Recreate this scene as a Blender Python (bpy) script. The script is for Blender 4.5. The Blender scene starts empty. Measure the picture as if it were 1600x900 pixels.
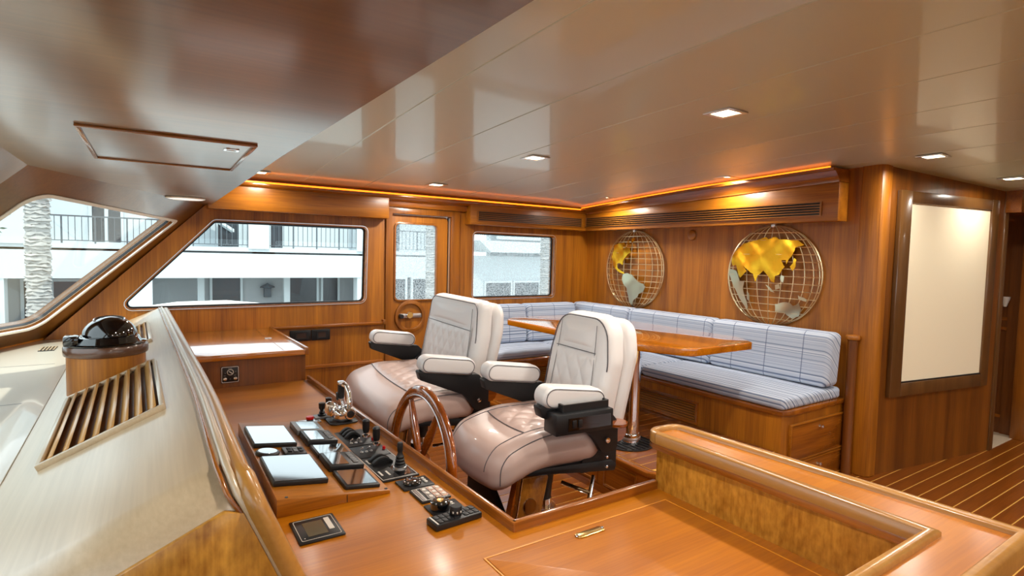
import bpy, bmesh, math, random
from mathutils import Vector, Matrix
from mathutils.geometry import tessellate_polygon
random.seed(7)
sc = bpy.context.scene
COL = sc.collection
PI = math.pi
# ---------------------------------------------------------------- camera
cd = bpy.data.cameras.new('camera')
cd.sensor_width = 36.0
cd.lens = 36.0 * 859.7 / 1600.0
cd.clip_start = 0.02
cam = bpy.data.objects.new('camera', cd)
COL.objects.link(cam)
EX, EY = Vector((0.8367, 0.0127, -0.5475)), Vector((-0.5473, 0.0602, -0.8348))
EZ = EX.cross(EY).normalized()
EX = EY.cross(EZ).normalized()
cam.matrix_world = Matrix.Translation((0, 0, 1.55)) @ Matrix((EX, EY.normalized(), EZ)).to_4x4()
sc.camera = cam
# ---------------------------------------------------------------- sky, sun, exposure
SKY, SUN, SPOT, LED, EXPO = 3.0, 5.5, 18.0, 3.0, 0.0
w = bpy.data.worlds.new('sky'); sc.world = w; w.use_nodes = True
bgn = w.node_tree.nodes['Background']
bgn.inputs[0].default_value = (0.86, 0.94, 1.0, 1)
bgn.inputs[1].default_value = SKY
sd = bpy.data.lights.new('sun', 'SUN'); sd.energy = SUN; sd.angle = 0.02; sd.color = (1, 0.95, 0.86)
sun = bpy.data.objects.new('sun', sd); COL.objects.link(sun)
sun.rotation_euler = Vector((0.06, 0.36, -0.92)).to_track_quat('-Z', 'Y').to_euler()
sun['kind'] = 'helper'
sc.view_settings.view_transform = 'Standard'
sc.view_settings.look = 'None'
sc.view_settings.exposure = EXPO
sc.view_settings.gamma = 1.0
sc.view_settings.use_curve_mapping = False
sc.cycles.use_denoising = True
sc.cycles.max_bounces = 10
sc.cycles.diffuse_bounces = 5
sc.cycles.glossy_bounces = 4
sc.cycles.transparent_max_bounces = 12
sc.cycles.sample_clamp_indirect = 6.0
sc.cycles.caustics_reflective = False
sc.cycles.caustics_refractive = False

# ---------------------------------------------------------------- materials
def srgb(r, g, b):
    f = lambda c: (c / 255 / 12.92) if c / 255 <= 0.04045 else ((c / 255 + 0.055) / 1.055) ** 2.4
    return (f(r), f(g), f(b), 1)
def new_mat(name):
    m = bpy.data.materials.new(name); m.use_nodes = True
    return m, m.node_tree, m.node_tree.nodes['Principled BSDF']
def plain(name, col, rough=0.5, metal=0.0, coat=0.0, emit=None, es=1.0, spec=0.5, bump=0.0, bscale=200):
    m, t, p = new_mat(name)
    p.inputs['Base Color'].default_value = col
    p.inputs['Roughness'].default_value = rough
    p.inputs['Metallic'].default_value = metal
    p.inputs['Coat Weight'].default_value = coat
    p.inputs['Coat Roughness'].default_value = 0.05
    p.inputs['Specular IOR Level'].default_value = spec
    n = t.nodes.new('ShaderNodeTexNoise'); n.inputs['Scale'].default_value = bscale
    tc = t.nodes.new('ShaderNodeTexCoord'); t.links.new(tc.outputs['Object'], n.inputs['Vector'])
    if bump:
        b = t.nodes.new('ShaderNodeBump'); b.inputs['Strength'].default_value = bump; b.inputs['Distance'].default_value = 0.002
        t.links.new(n.outputs['Fac'], b.inputs['Height']); t.links.new(b.outputs['Normal'], p.inputs['Normal'])
    if emit:
        p.inputs['Emission Color'].default_value = emit
        p.inputs['Emission Strength'].default_value = es
    return m
def wood(name, dark, light, axis='z', rough=0.3, coat=0.5, crough=0.12, scale=1.0, figure=0.0, contrast=1.0):
    m, t, p = new_mat(name)
    N, L = t.nodes, t.links
    tc = N.new('ShaderNodeTexCoord')
    def mapped(fast, slow):
        mp = N.new('ShaderNodeMapping')
        s = [fast * scale] * 3; s['xyz'.index(axis)] = slow * scale
        mp.inputs['Scale'].default_value = s
        L.new(tc.outputs['Object'], mp.inputs['Vector'])
        return mp
    n1 = N.new('ShaderNodeTexNoise'); n1.inputs['Scale'].default_value = 1; n1.inputs['Detail'].default_value = 4; n1.inputs['Distortion'].default_value = 0.6
    L.new(mapped(9, 0.5).outputs[0], n1.inputs['Vector'])
    n2 = N.new('ShaderNodeTexNoise'); n2.inputs['Scale'].default_value = 1; n2.inputs['Detail'].default_value = 3
    L.new(mapped(150, 4).outputs[0], n2.inputs['Vector'])
    mx = N.new('ShaderNodeMix'); mx.data_type = 'FLOAT'; mx.inputs[0].default_value = 0.38
    L.new(n1.outputs['Fac'], mx.inputs[2]); L.new(n2.outputs['Fac'], mx.inputs[3])
    src = mx.outputs[0]
    if figure:
        n3 = N.new('ShaderNodeTexNoise'); n3.inputs['Scale'].default_value = 1; n3.inputs['Detail'].default_value = 3
        L.new(mapped(55, 26).outputs[0], n3.inputs['Vector'])
        m3 = N.new('ShaderNodeMix'); m3.data_type = 'FLOAT'; m3.inputs[0].default_value = figure
        L.new(src, m3.inputs[2]); L.new(n3.outputs['Fac'], m3.inputs[3]); src = m3.outputs[0]
    r = N.new('ShaderNodeValToRGB')
    h = 0.16 / contrast
    r.color_ramp.elements[0].position = 0.5 - h; r.color_ramp.elements[1].position = 0.5 + h
    r.color_ramp.elements[0].color = dark; r.color_ramp.elements[1].color = light
    L.new(src, r.inputs['Fac']); L.new(r.outputs['Color'], p.inputs['Base Color'])
    b = N.new('ShaderNodeBump'); b.inputs['Strength'].default_value = 0.06; b.inputs['Distance'].default_value = 0.001
    L.new(n2.outputs['Fac'], b.inputs['Height']); L.new(b.outputs['Normal'], p.inputs['Normal'])
    p.inputs['Roughness'].default_value = rough
    p.inputs['Coat Weight'].default_value = coat
    p.inputs['Coat Roughness'].default_value = crough
    p.inputs['Coat IOR'].default_value = 1.75 if coat > 0.75 else 1.5
    return m
D, Lt = srgb(122, 66, 6), srgb(184, 114, 22)
M = {}
M['teak_z'] = wood('teak_panel_vertical_grain', D, Lt, 'z', 0.42, 0.12, 0.3)
M['teak_y'] = wood('teak_grain_athwart', D, Lt, 'y', 0.36, 0.2, 0.25)
M['teak_x'] = wood('teak_grain_lengthwise', D, Lt, 'x', 0.36, 0.2, 0.25)
M['trim_z'] = wood('teak_trim_vertical', srgb(110, 60, 12), srgb(160, 96, 26), 'z', 0.3, 0.3)
M['trim_y'] = wood('teak_trim_athwart', srgb(116, 60, 10), srgb(168, 98, 24), 'y', 0.25, 0.6)
M['trim_x'] = wood('teak_trim_lengthwise', srgb(116, 60, 10), srgb(168, 98, 24), 'x', 0.25, 0.6)
M['desk'] = wood('desk_teak', srgb(156, 86, 0), srgb(192, 116, 2), 'x', 0.4, 0.4, 0.2, 0.7)
M['cheek'] = wood('cheek_wood', srgb(120, 66, 14), srgb(190, 124, 44), 'z', 0.25, 0.7, 0.08, 2.2, figure=.3)
M['vents'] = wood('vent_slat_teak', srgb(150, 98, 40), srgb(198, 146, 78), 'y', 0.35, 0.4)
M['coam'] = wood('coaming_teak', srgb(150, 100, 40), srgb(190, 138, 68), 'y', 0.3, 0.5, 0.15, 0.5, contrast=0.7)
M['fig'] = wood('figured_teak', srgb(140, 86, 14), srgb(208, 150, 56), 'z', 0.32, 0.4, 0.2, figure=0.5)
M['hood'] = wood('pale_teak_hood', srgb(168, 144, 110), srgb(200, 178, 146), 'y', 0.36, 0.8, 0.28, 0.7, contrast=0.8)
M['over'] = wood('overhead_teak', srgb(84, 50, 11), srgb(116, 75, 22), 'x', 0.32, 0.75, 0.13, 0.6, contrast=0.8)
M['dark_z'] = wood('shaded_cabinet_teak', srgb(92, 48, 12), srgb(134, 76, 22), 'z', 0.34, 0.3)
M['slat'] = wood('louvre_teak', srgb(118, 70, 16), srgb(166, 104, 32), 'y', 0.3, 0.5)
M['slat_x'] = wood('louvre_teak_lengthwise', srgb(118, 70, 16), srgb(166, 104, 32), 'x', 0.3, 0.5)
M['floor'] = wood('deck_plank_teak', srgb(98, 48, 8), srgb(146, 78, 16), 'x', 0.3, 0.5, 0.12)
M['deskgl'] = wood('high_gloss_cabinet_top', srgb(156, 86, 6), srgb(196, 118, 16), 'x', 0.25, 1.0, 0.06, 0.7)
M['inlay'] = plain('lid_inlay', srgb(214, 140, 40), 0.4)
M['holly'] = plain('pale_seam_strip', srgb(226, 176, 88), 0.35)
M['gloss'] = wood('table_gloss_teak', srgb(148, 78, 3), srgb(214, 128, 10), 'y', 0.2, 1.0, 0.02)
M['wheelw'] = wood('wheel_gloss_teak', srgb(110, 48, 8), srgb(176, 90, 22), 'x', 0.15, 1.0, 0.03)
M['ceil'] = plain('satin_ceiling_panel', srgb(198, 210, 204), 0.36, 0, 0.3, spec=0.6, bump=0.02, bscale=60)
M['white'] = plain('white_paint', srgb(236, 236, 232), 0.4)
M['black'] = plain('black_plastic', srgb(22, 22, 24), 0.4)
M['blackm'] = plain('black_powder_metal', srgb(16, 17, 20), 0.45, 0.0)
M['glassblk'] = plain('black_glass', srgb(10, 11, 13), 0.05, 0, 1.0)
M['chrome'] = plain('chrome', (0.9, 0.9, 0.92, 1), 0.05, 1.0)
M['steel'] = plain('brushed_steel', (0.8, 0.8, 0.82, 1), 0.3, 1.0)
M['brass'] = plain('brass', srgb(226, 190, 120), 0.22, 1.0)
M['gold'] = plain('gold_sheet', srgb(246, 190, 50), 0.24, 1.0, bump=0.25, bscale=22)
M['pewter'] = plain('pewter_sheet', srgb(206, 204, 176), 0.3, 1.0, bump=0.25, bscale=22)
M['wire'] = plain('pale_brass_wire', srgb(240, 222, 180), 0.3, 1.0)
M['leather'] = plain('cream_leather', srgb(228, 224, 222), 0.38, 0, 0.1, bump=0.05, bscale=350)
M['seatl'] = plain('blush_leather', srgb(202, 174, 164), 0.36, 0, 0.15, bump=0.05, bscale=350)
M['piping'] = plain('grey_piping', srgb(92, 88, 92), 0.5)
M['screen'] = plain('glare_screen', srgb(18, 22, 24), 0.06, 0, 1.0, spec=0.9)
M['red'] = plain('red_plastic', srgb(190, 20, 24), 0.35)
M['label'] = plain('white_print', srgb(214, 206, 196), 0.5)
M['grey'] = plain('grey_plastic', srgb(120, 122, 124), 0.4)
M['panelcream'] = plain('cream_board', srgb(252, 242, 214), 0.45, 0, 0.2)
M['frameb'] = wood('board_frame_wood', srgb(78, 50, 22), srgb(112, 76, 38), 'z', 0.3, 0.5)
M['tile'] = plain('beige_tile', srgb(220, 204, 180), 0.4)
M['ledo'] = plain('orange_light_strip', srgb(255, 140, 40), 0.5, emit=(1, 0.2, 0.008, 1), es=LED)
M['lens'] = plain('lamp_lens', srgb(255, 240, 210), 0.4, emit=(1, 0.82, 0.55, 1), es=14)
M['disc'] = plain('opal_lamp_disc', srgb(244, 244, 240), 0.3, emit=(1, 1, 1, 1), es=0.75)
M['rubber'] = plain('black_rubber', srgb(12, 12, 14), 0.55)
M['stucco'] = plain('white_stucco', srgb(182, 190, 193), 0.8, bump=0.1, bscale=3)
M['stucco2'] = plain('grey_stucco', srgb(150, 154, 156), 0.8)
M['pane_d'] = plain('dark_house_glass', srgb(40, 46, 52), 0.15)
M['rail'] = plain('dark_iron_rail', srgb(70, 78, 84), 0.6)
M['trunk'] = plain('palm_trunk', srgb(158, 156, 152), 0.9, bump=1.0, bscale=8)
M['frond'] = plain('palm_frond', srgb(88, 104, 82), 0.7)
M['shutter'] = plain('pale_shutter', srgb(196, 204, 206), 0.7)
M['dockm'] = plain('dock_concrete', srgb(170, 172, 170), 0.9)
def glass(name, rough=0.0, speckle=0.0, tint=(0.93, 0.97, 0.97, 1)):
    m, t, p = new_mat(name); N, L = t.nodes, t.links
    N.remove(p); out = N['Material Output']
    tr = N.new('ShaderNodeBsdfTransparent'); tr.inputs[0].default_value = tint
    gl = N.new('ShaderNodeBsdfGlossy'); gl.inputs['Roughness'].default_value = rough
    lw = N.new('ShaderNodeLayerWeight'); lw.inputs['Blend'].default_value = 0.5
    pw_ = N.new('ShaderNodeMath'); pw_.operation = 'POWER'; L.new(lw.outputs['Facing'], pw_.inputs[0]); pw_.inputs[1].default_value = 5.0
    fr = N.new('ShaderNodeMath'); fr.operation = 'MULTIPLY_ADD'; L.new(pw_.outputs[0], fr.inputs[0]); fr.inputs[1].default_value = 0.6; fr.inputs[2].default_value = 0.02
    mx = N.new('ShaderNodeMixShader')
    L.new(fr.outputs[0], mx.inputs[0]); L.new(tr.outputs[0], mx.inputs[1]); L.new(gl.outputs[0], mx.inputs[2])
    last = mx.outputs[0]
    if speckle:
        df = N.new('ShaderNodeBsdfTranslucent'); df.inputs[0].default_value = (0.5, 0.53, 0.54, 1)
        nz = N.new('ShaderNodeTexNoise'); nz.inputs['Scale'].default_value = 110; nz.inputs['Detail'].default_value = 2
        tc = N.new('ShaderNodeTexCoord'); L.new(tc.outputs['Object'], nz.inputs['Vector'])
        rp = N.new('ShaderNodeValToRGB'); rp.color_ramp.elements[0].position = 0.46; rp.color_ramp.elements[1].position = 0.56
        rp.color_ramp.elements[1].color = (speckle,) * 3 + (1,)
        L.new(nz.outputs['Fac'], rp.inputs['Fac'])
        m2 = N.new('ShaderNodeMixShader'); L.new(rp.outputs[0], m2.inputs[0]); L.new(last, m2.inputs[1]); L.new(df.outputs[0], m2.inputs[2]); last = m2.outputs[0]
    L.new(last, out.inputs[0])
    return m
M['glass'] = glass('window_glass')
M['spray'] = glass('salt_sprayed_glass', 0.0, 0.6)
def fabric(name, along):
    # thin blue grey stripes running along the cushion, with a stitched seam across about every third of a metre
    m, t, p = new_mat(name); N, L = t.nodes, t.links
    tc = N.new('ShaderNodeTexCoord'); sx = N.new('ShaderNodeSeparateXYZ'); L.new(tc.outputs['Object'], sx.inputs[0])
    gn = N.new('ShaderNodeSeparateXYZ'); L.new(tc.outputs['Normal'], gn.inputs[0])
    def mth(op, a, b=None):
        q = N.new('ShaderNodeMath'); q.operation = op
        for i, v in enumerate((a, b)):
            if v is None: continue
            if isinstance(v, (int, float)): q.inputs[i].default_value = v
            else: L.new(v, q.inputs[i])
        return q.outputs[0]
    ac = 'Y' if along == 'x' else 'X'      # across axis
    al = 'X' if along == 'x' else 'Y'
    s = mth('ADD', sx.outputs['Z'], sx.outputs[ac])
    wv = N.new('ShaderNodeTexNoise'); wv.noise_dimensions = '1D'; wv.inputs['W'].default_value = 0
    L.new(mth('MULTIPLY', s, 62.0), wv.inputs['W']); wv.inputs['Scale'].default_value = 1.0; wv.inputs['Detail'].default_value = 3
    rp = N.new('ShaderNodeValToRGB')
    e = rp.color_ramp.elements
    e[0].position = 0.36; e[0].color = srgb(98, 114, 142); e[1].position = 0.6; e[1].color = srgb(198, 207, 220)
    k = e.new(0.44); k.color = srgb(160, 174, 198)
    L.new(wv.outputs[0], rp.inputs['Fac'])
    # stitched lines
    line = mth('LESS_THAN', mth('ABSOLUTE', mth('SUBTRACT', mth('FRACT', mth('MULTIPLY', sx.outputs[al], 3.4)), 0.5)), 0.012)
    side = mth('LESS_THAN', mth('ABSOLUTE', gn.outputs[al]), 0.6)
    mx = N.new('ShaderNodeMix'); mx.data_type = 'RGBA'
    L.new(mth('MULTIPLY', mth('MULTIPLY', line, side), mth('MULTIPLY', mth('GREATER_THAN', sx.outputs['Z'], .66), .75)), mx.inputs[0]); L.new(rp.outputs[0], mx.inputs[6]); mx.inputs[7].default_value = srgb(84, 96, 130)
    L.new(mx.outputs[2], p.inputs['Base Color'])
    p.inputs['Roughness'].default_value = 0.85
    nz = N.new('ShaderNodeTexNoise'); nz.inputs['Scale'].default_value = 260; L.new(tc.outputs['Object'], nz.inputs['Vector'])
    b = N.new('ShaderNodeBump'); b.inputs['Strength'].default_value = 0.2; b.inputs['Distance'].default_value = 0.002
    L.new(nz.outputs['Fac'], b.inputs['Height']); L.new(b.outputs['Normal'], p.inputs['Normal'])
    return m
M['fab_y'] = fabric('striped_blue_fabric_athwart', 'y')
M['fab_x'] = fabric('striped_blue_fabric_lengthwise', 'x')

# ---------------------------------------------------------------- geometry helpers
class G:
    def __init__(s): s.v = []; s.f = []
    def add(s, vs, fs):
        o = len(s.v); s.v += [tuple(p) for p in vs]; s.f += [tuple(i + o for i in f) for f in fs]; return s
    def box(s, x0, x1, y0, y1, z0, z1):
        v = [(x, y, z) for x in (x0, x1) for y in (y0, y1) for z in (z0, z1)]
        return s.add(v, [(0, 1, 3, 2), (4, 6, 7, 5), (0, 4, 5, 1), (2, 3, 7, 6), (0, 2, 6, 4), (1, 5, 7, 3)])
    def hexa(s, b, t):  # four bottom, four top points
        return s.add(list(b) + list(t), [(3, 2, 1, 0), (4, 5, 6, 7)] + [(i, (i + 1) % 4, 4 + (i + 1) % 4, 4 + i) for i in range(4)])
    def loft(s, rings, caps=True, closed=False):
        n = len(rings[0]); vs = [p for r in rings for p in r]; fs = []
        m = len(rings)
        for i in range(m if closed else m - 1):
            a, b = i * n, ((i + 1) % m) * n
            for j in range(n): fs.append((a + j, a + (j + 1) % n, b + (j + 1) % n, b + j))
        if caps and not closed:
            fs.append(tuple(range(n - 1, -1, -1))); fs.append(tuple((m - 1) * n + j for j in range(n)))
        return s.add(vs, fs)
    def prism(s, pts, axis, a, b, holes=()):
        def to(p, d):
            return {'x': (d, p[0], p[1]), 'y': (p[0], d, p[1]), 'z': (p[0], p[1], d)}[axis]
        if not holes:
            return s.loft([[to(p, a) for p in pts], [to(p, b) for p in pts]])
        loops = [list(pts)] + [list(h) for h in holes]
        flat = [p for l in loops for p in l]
        tri = tessellate_polygon([[Vector((p[0], p[1], 0)) for p in l] for l in loops])
        n = len(flat); vs = [to(p, a) for p in flat] + [to(p, b) for p in flat]; fs = []
        for t3 in tri: fs.append(tuple(t3)); fs.append(tuple(i + n for i in reversed(t3)))
        o = 0
        for l in loops:
            k = len(l)
            for j in range(k): fs.append((o + j, o + (j + 1) % k, n + o + (j + 1) % k, n + o + j))
            o += k
        return s.add(vs, fs)
    def ring(s, outer, inner, axis, a, b):
        return s.prism(outer, axis, a, b, holes=[inner])
    def tube(s, path, r, seg=8, closed=False, up=None):
        P = [Vector(p) for p in path]; n = len(P); rings = []
        rr = r if isinstance(r, (list, tuple)) else [r] * n
        prev = None
        for i in range(n):
            if closed: t = P[(i + 1) % n] - P[i - 1]
            else: t = P[min(i + 1, n - 1)] - P[max(i - 1, 0)]
            t.normalize()
            if prev is None:
                u = Vector((0, 0, 1)) if abs(t.z) < 0.9 else Vector((1, 0, 0))
                u = (u - t * u.dot(t)).normalized()
            else:
                u = (prev - t * prev.dot(t)).normalized()
            prev = u; q = t.cross(u)
            rings.append([P[i] + (u * math.cos(2 * PI * k / seg) + q * math.sin(2 * PI * k / seg)) * rr[i] for k in range(seg)])
        return s.loft(rings, True, closed)
    def lathe(s, prof, c, seg=24, axis='z'):
        rings = []
        for r, h in prof:
            ring = []
            for k in range(seg):
                a = 2 * PI * k / seg; x, y = r * math.cos(a), r * math.sin(a)
                p = {'z': (x, y, h), 'x': (h, x, y), 'y': (x, h, y)}[axis]
                ring.append((c[0] + p[0], c[1] + p[1], c[2] + p[2]))
            rings.append(ring)
        return s.loft(rings)
    def rbox(s, c, h, r, n=3, k=3, deform=None):
        r = min(r, min(h) * 0.999)
        def coords(H):
            a = [-H + r * (1 - math.cos(i / k * PI / 2)) * 0 - 0 for i in ()]
            e = [r * i / k for i in range(k)]
            mid = [-(H - r) + 2 * (H - r) * i / n for i in range(n + 1)]
            return [-H + q for q in e] + mid + [H - q for q in reversed(e)]
        X, Y, Z = coords(h[0]), coords(h[1]), coords(h[2])
        idx = {}; vs = []; fs = []
        def vert(x, y, z):
            key = (round(x, 6), round(y, 6), round(z, 6))
            if key in idx: return idx[key]
            p = Vector((x, y, z)); q = Vector([max(-(H - r), min(H - r, t)) for t, H in zip(p, h)]); d = p - q
            if d.length > 1e-9:
                # remap so that corner rings are evenly spaced in angle
                d = Vector([math.tan(t / r * PI / 4) if abs(t) < r * 1.0001 else t for t in d])
                d = d.normalized() * r
            p = q + d
            p = p + Vector(c)
            if deform: p = Vector(deform(p.x, p.y, p.z))
            idx[key] = len(vs); vs.append(tuple(p)); return idx[key]
        def face(A, B, mk, flip):
            for i in range(len(A) - 1):
                for j in range(len(B) - 1):
                    q = [vert(*mk(A[i], B[j])), vert(*mk(A[i + 1], B[j])), vert(*mk(A[i + 1], B[j + 1])), vert(*mk(A[i], B[j + 1]))]
                    if len(set(q)) > 2: fs.append(tuple(reversed(q)) if flip else tuple(q))
        face(X, Y, lambda a, b: (a, b, h[2]), False); face(X, Y, lambda a, b: (a, b, -h[2]), True)
        face(Y, Z, lambda a, b: (h[0], a, b), False); face(Y, Z, lambda a, b: (-h[0], a, b), True)
        face(X, Z, lambda a, b: (a, -h[1], b), False); face(X, Z, lambda a, b: (a, h[1], b), True)
        return s.add(vs, fs)
    def grid(s, nu, nv, fn, thick=None):
        vs = [fn(i / nu, j / nv) for i in range(nu + 1) for j in range(nv + 1)]
        fs = [(i * (nv + 1) + j, (i + 1) * (nv + 1) + j, (i + 1) * (nv + 1) + j + 1, i * (nv + 1) + j + 1) for i in range(nu) for j in range(nv)]
        return s.add(vs, fs)
    def pad(s, outline, t0, t1, r, bulge, to, k=4, fill=5):
        """cushion with rounded rims: outline in (u,v), thickness from t0 (back) to t1 (front); to(u,v,w) -> xyz"""
        n = len(outline); P = [Vector((p[0], p[1])) for p in outline]
        ar = sum(P[i].x * P[(i + 1) % n].y - P[(i + 1) % n].x * P[i].y for i in range(n))
        if ar < 0: P.reverse()
        nor = []
        for i in range(n):
            e1 = (P[i] - P[i - 1]).normalized(); e2 = (P[(i + 1) % n] - P[i]).normalized()
            m = Vector((-e1.y - e2.y, e1.x + e2.x)); m = m.normalized() if m.length > 1e-6 else Vector((-e1.y, e1.x))
            nor.append(m)
        cen = sum(P, Vector((0, 0))) / n
        def inset(d): return [P[i] + nor[i] * d for i in range(n)]
        rings = []
        rings.append(([cen + (q - cen) * 0.02 for q in inset(r)], t0))
        rings.append((inset(r), t0))
        for i in range(1, k + 1):
            a = PI / 2 * i / k; rings.append((inset(r * (1 - math.sin(a))), t0 + r * (1 - math.cos(a))))
        for i in range(0, k + 1):
            a = PI / 2 * i / k; rings.append((inset(r * (1 - math.cos(a))), t1 - r + r * math.sin(a)))
        base = inset(r)
        for i in range(1, fill + 1):
            f = i / fill; rings.append(([cen + (q - cen) * (1 - f * 0.98) for q in base], t1 + bulge * (1 - (1 - f) ** 2)))
        return s.loft([[to(p.x, p.y, w_) for p in ring] for ring, w_ in rings])

def rpoly(pts, r, n=5):
    out = []; m = len(pts)
    rs = r if isinstance(r, (list, tuple)) else [r] * m
    for i in range(m):
        p, a, b = Vector(pts[i]), Vector(pts[i - 1]), Vector(pts[(i + 1) % m])
        if rs[i] <= 0: out.append(tuple(p)); continue
        d1, d2 = (a - p), (b - p); ang = d1.angle(d2)
        t = min(rs[i] / math.tan(ang / 2), d1.length * 0.49, d2.length * 0.49); R = t * math.tan(ang / 2)
        d1.normalize(); d2.normalize()
        c = p + (d1 + d2).normalized() * (R / math.sin(ang / 2))
        s1, s2 = p + d1 * t - c, p + d2 * t - c
        a1, a2 = math.atan2(s1.y, s1.x), math.atan2(s2.y, s2.x)
        da = (a2 - a1 + PI) % (2 * PI) - PI
        for k in range(n + 1):
            q = a1 + da * k / n; out.append((c.x + R * math.cos(q), c.y + R * math.sin(q)))
    return out
def rect(x0, x1, y0, y1, r=0, n=4):
    p = [(x0, y0), (x1, y0), (x1, y1), (x0, y1)]
    return rpoly(p, r, n) if r else p
def circle(cx, cy, r, n=32):
    return [(cx + r * math.cos(2 * PI * k / n), cy + r * math.sin(2 * PI * k / n)) for k in range(n)]

MW = {}
def O(name, g, mat, parent=None, bevel=0.0, seg=2, angle=35, local=False):
    me = bpy.data.meshes.new(name)
    vs = g.v
    if parent is not None and not local:
        inv = MW[parent.name].inverted(); vs = [inv @ Vector(p) for p in vs]
    me.from_pydata([tuple(p) for p in vs], [], g.f)
    bm = bmesh.new(); bm.from_mesh(me)
    bmesh.ops.remove_doubles(bm, verts=bm.verts, dist=1e-6)
    bmesh.ops.recalc_face_normals(bm, faces=bm.faces)
    if bevel:
        es = [e for e in bm.edges if len(e.link_faces) == 2 and e.calc_face_angle(0) > 0.6]
        bmesh.ops.bevel(bm, geom=es, offset=bevel, segments=seg, profile=0.5, affect='EDGES', clamp_overlap=True)
    bm.to_mesh(me); bm.free()
    me.polygons.foreach_set('use_smooth', [True] * len(me.polygons))
    me.set_sharp_from_angle(angle=math.radians(angle))
    me.materials.append(M[mat] if isinstance(mat, str) else mat)
    o = bpy.data.objects.new(name, me); COL.objects.link(o)
    if parent is not None:
        o.parent = parent; MW[o.name] = MW[parent.name]
    else:
        MW[o.name] = Matrix.Identity(4)
    return o
def T(name, label, cat, loc=(0, 0, 0), rz=0.0, group=None):
    o = bpy.data.objects.new(name, None); COL.objects.link(o)
    o.empty_display_size = 0.1
    o.location = loc; o.rotation_euler = (0, 0, rz)
    MW[o.name] = Matrix.Translation(loc) @ Matrix.Rotation(rz, 4, 'Z')
    o['label'] = label; o['category'] = cat
    if group: o['group'] = group
    return o
def tag(o, label, cat, group=None):
    o['label'] = label; o['category'] = cat
    if group: o['group'] = group
    return o
def S(name, g, mat, parent=None, **k):
    o = O(name, g, mat, parent, **k)
    if parent is None: o['kind'] = 'structure'
    return o
def copyto(src, parent, delta, name=None):
    """a cheap twin of a part, shared mesh, moved by delta"""
    o = src.copy(); COL.objects.link(o); o.parent = parent; o.location = Vector(src.location) + Vector(delta)
    MW[o.name] = MW[parent.name]
    return o
def lerp(a, b, t): return a + (b - a) * t
def ceilz(y, x=2.0):
    return 2.297 - 0.00823 * (y - 0.5) ** 2 - 0.055 * max(0.0, x - 3.9)
# ================================================================ the room
YS, XA = 4.99, 4.33          # starboard wall, aft bulkhead
# floor with separate planks over a pale seam bed
fl = S('floor', G().box(-1.6, 8.2, -4.2, 5.05, -0.06, -0.003), 'holly')
y = -2.0; k = 0; plank = None
g = G().box(-0.4, 8.1, 0.0, 0.087, -0.004, 0.0)
while y < 4.9:
    if plank is None: plank = O('plank', g, 'floor', fl); first_y = 0; plank.location.y = y
    else:
        p = copyto(plank, fl, (0, 0, 0)); p.location.y = y
    y += 0.095
# raised dinette platform
RX = 2.478
pl = T('dinette_platform', 'raised teak platform step under the dining table and settee', 'platform', (RX, 2.1, 0))
O('base', G().prism([(RX, 2.25), (RX + .13, 2.03), (3.50, 2.03), (3.50, 4.37), (RX, 4.37)], 'z', 0.0, 0.262), 'trim_y', pl)
O('nosing', G().prism([(RX - .015, 2.24), (RX + .12, 2.012), (3.5, 2.012), (3.5, 2.06), (RX + .15, 2.06), (RX + .045, 2.26), (RX + .045, 4.37), (RX - .015, 4.37)], 'z', 0.248, 0.276), 'trim_y', pl, bevel=0.004)
O('seam_bed', G().prism([(RX + .03, 2.26), (RX + .14, 2.06), (3.50, 2.06), (3.50, 4.37), (RX + .03, 4.37)], 'z', 0.255, 0.2755), 'holly', pl)
for i in range(24):
    y0 = 2.065 + i * 0.095
    x0 = RX + .045 if y0 > 2.24 else RX + .145
    O('plank', G().box(x0, 3.50, y0, y0 + 0.087, 0.27, 0.278), 'floor', pl)
for (a, b) in ((2.33, 2.62), (2.68, 3.42)):
    O('riser_panel', G().ring(rect(a, b, 0.06, 0.22), rect(a + .014, b - .014, .074, .206), 'x', RX - 0.008, RX + .002), 'teak_y', pl, bevel=0.002)
for (a, b) in ((3.5, 3.93), (3.97, 4.4)):
    fr = O('louvre_frame', G().ring(rect(a, b, 0.04, 0.235), rect(a + .03, b - .03, .06, .215), 'x', RX - 0.014, RX + .002), 'trim_y', pl, bevel=0.002)
    for i in range(8):
        z0 = .062 + i * .0195
        O('slat', G().prism([(RX - .004, z0), (RX - .012, z0 + .004), (RX - .002, z0 + .017), (RX + .004, z0 + .015)], 'y', a + .03, b - .03), 'slat', fr)
# toe kick strip along riser
O('toe_strip', G().box(RX - .006, RX + .004, 2.25, 3.45, 0.0, 0.05), 'trim_y', pl)

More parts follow.
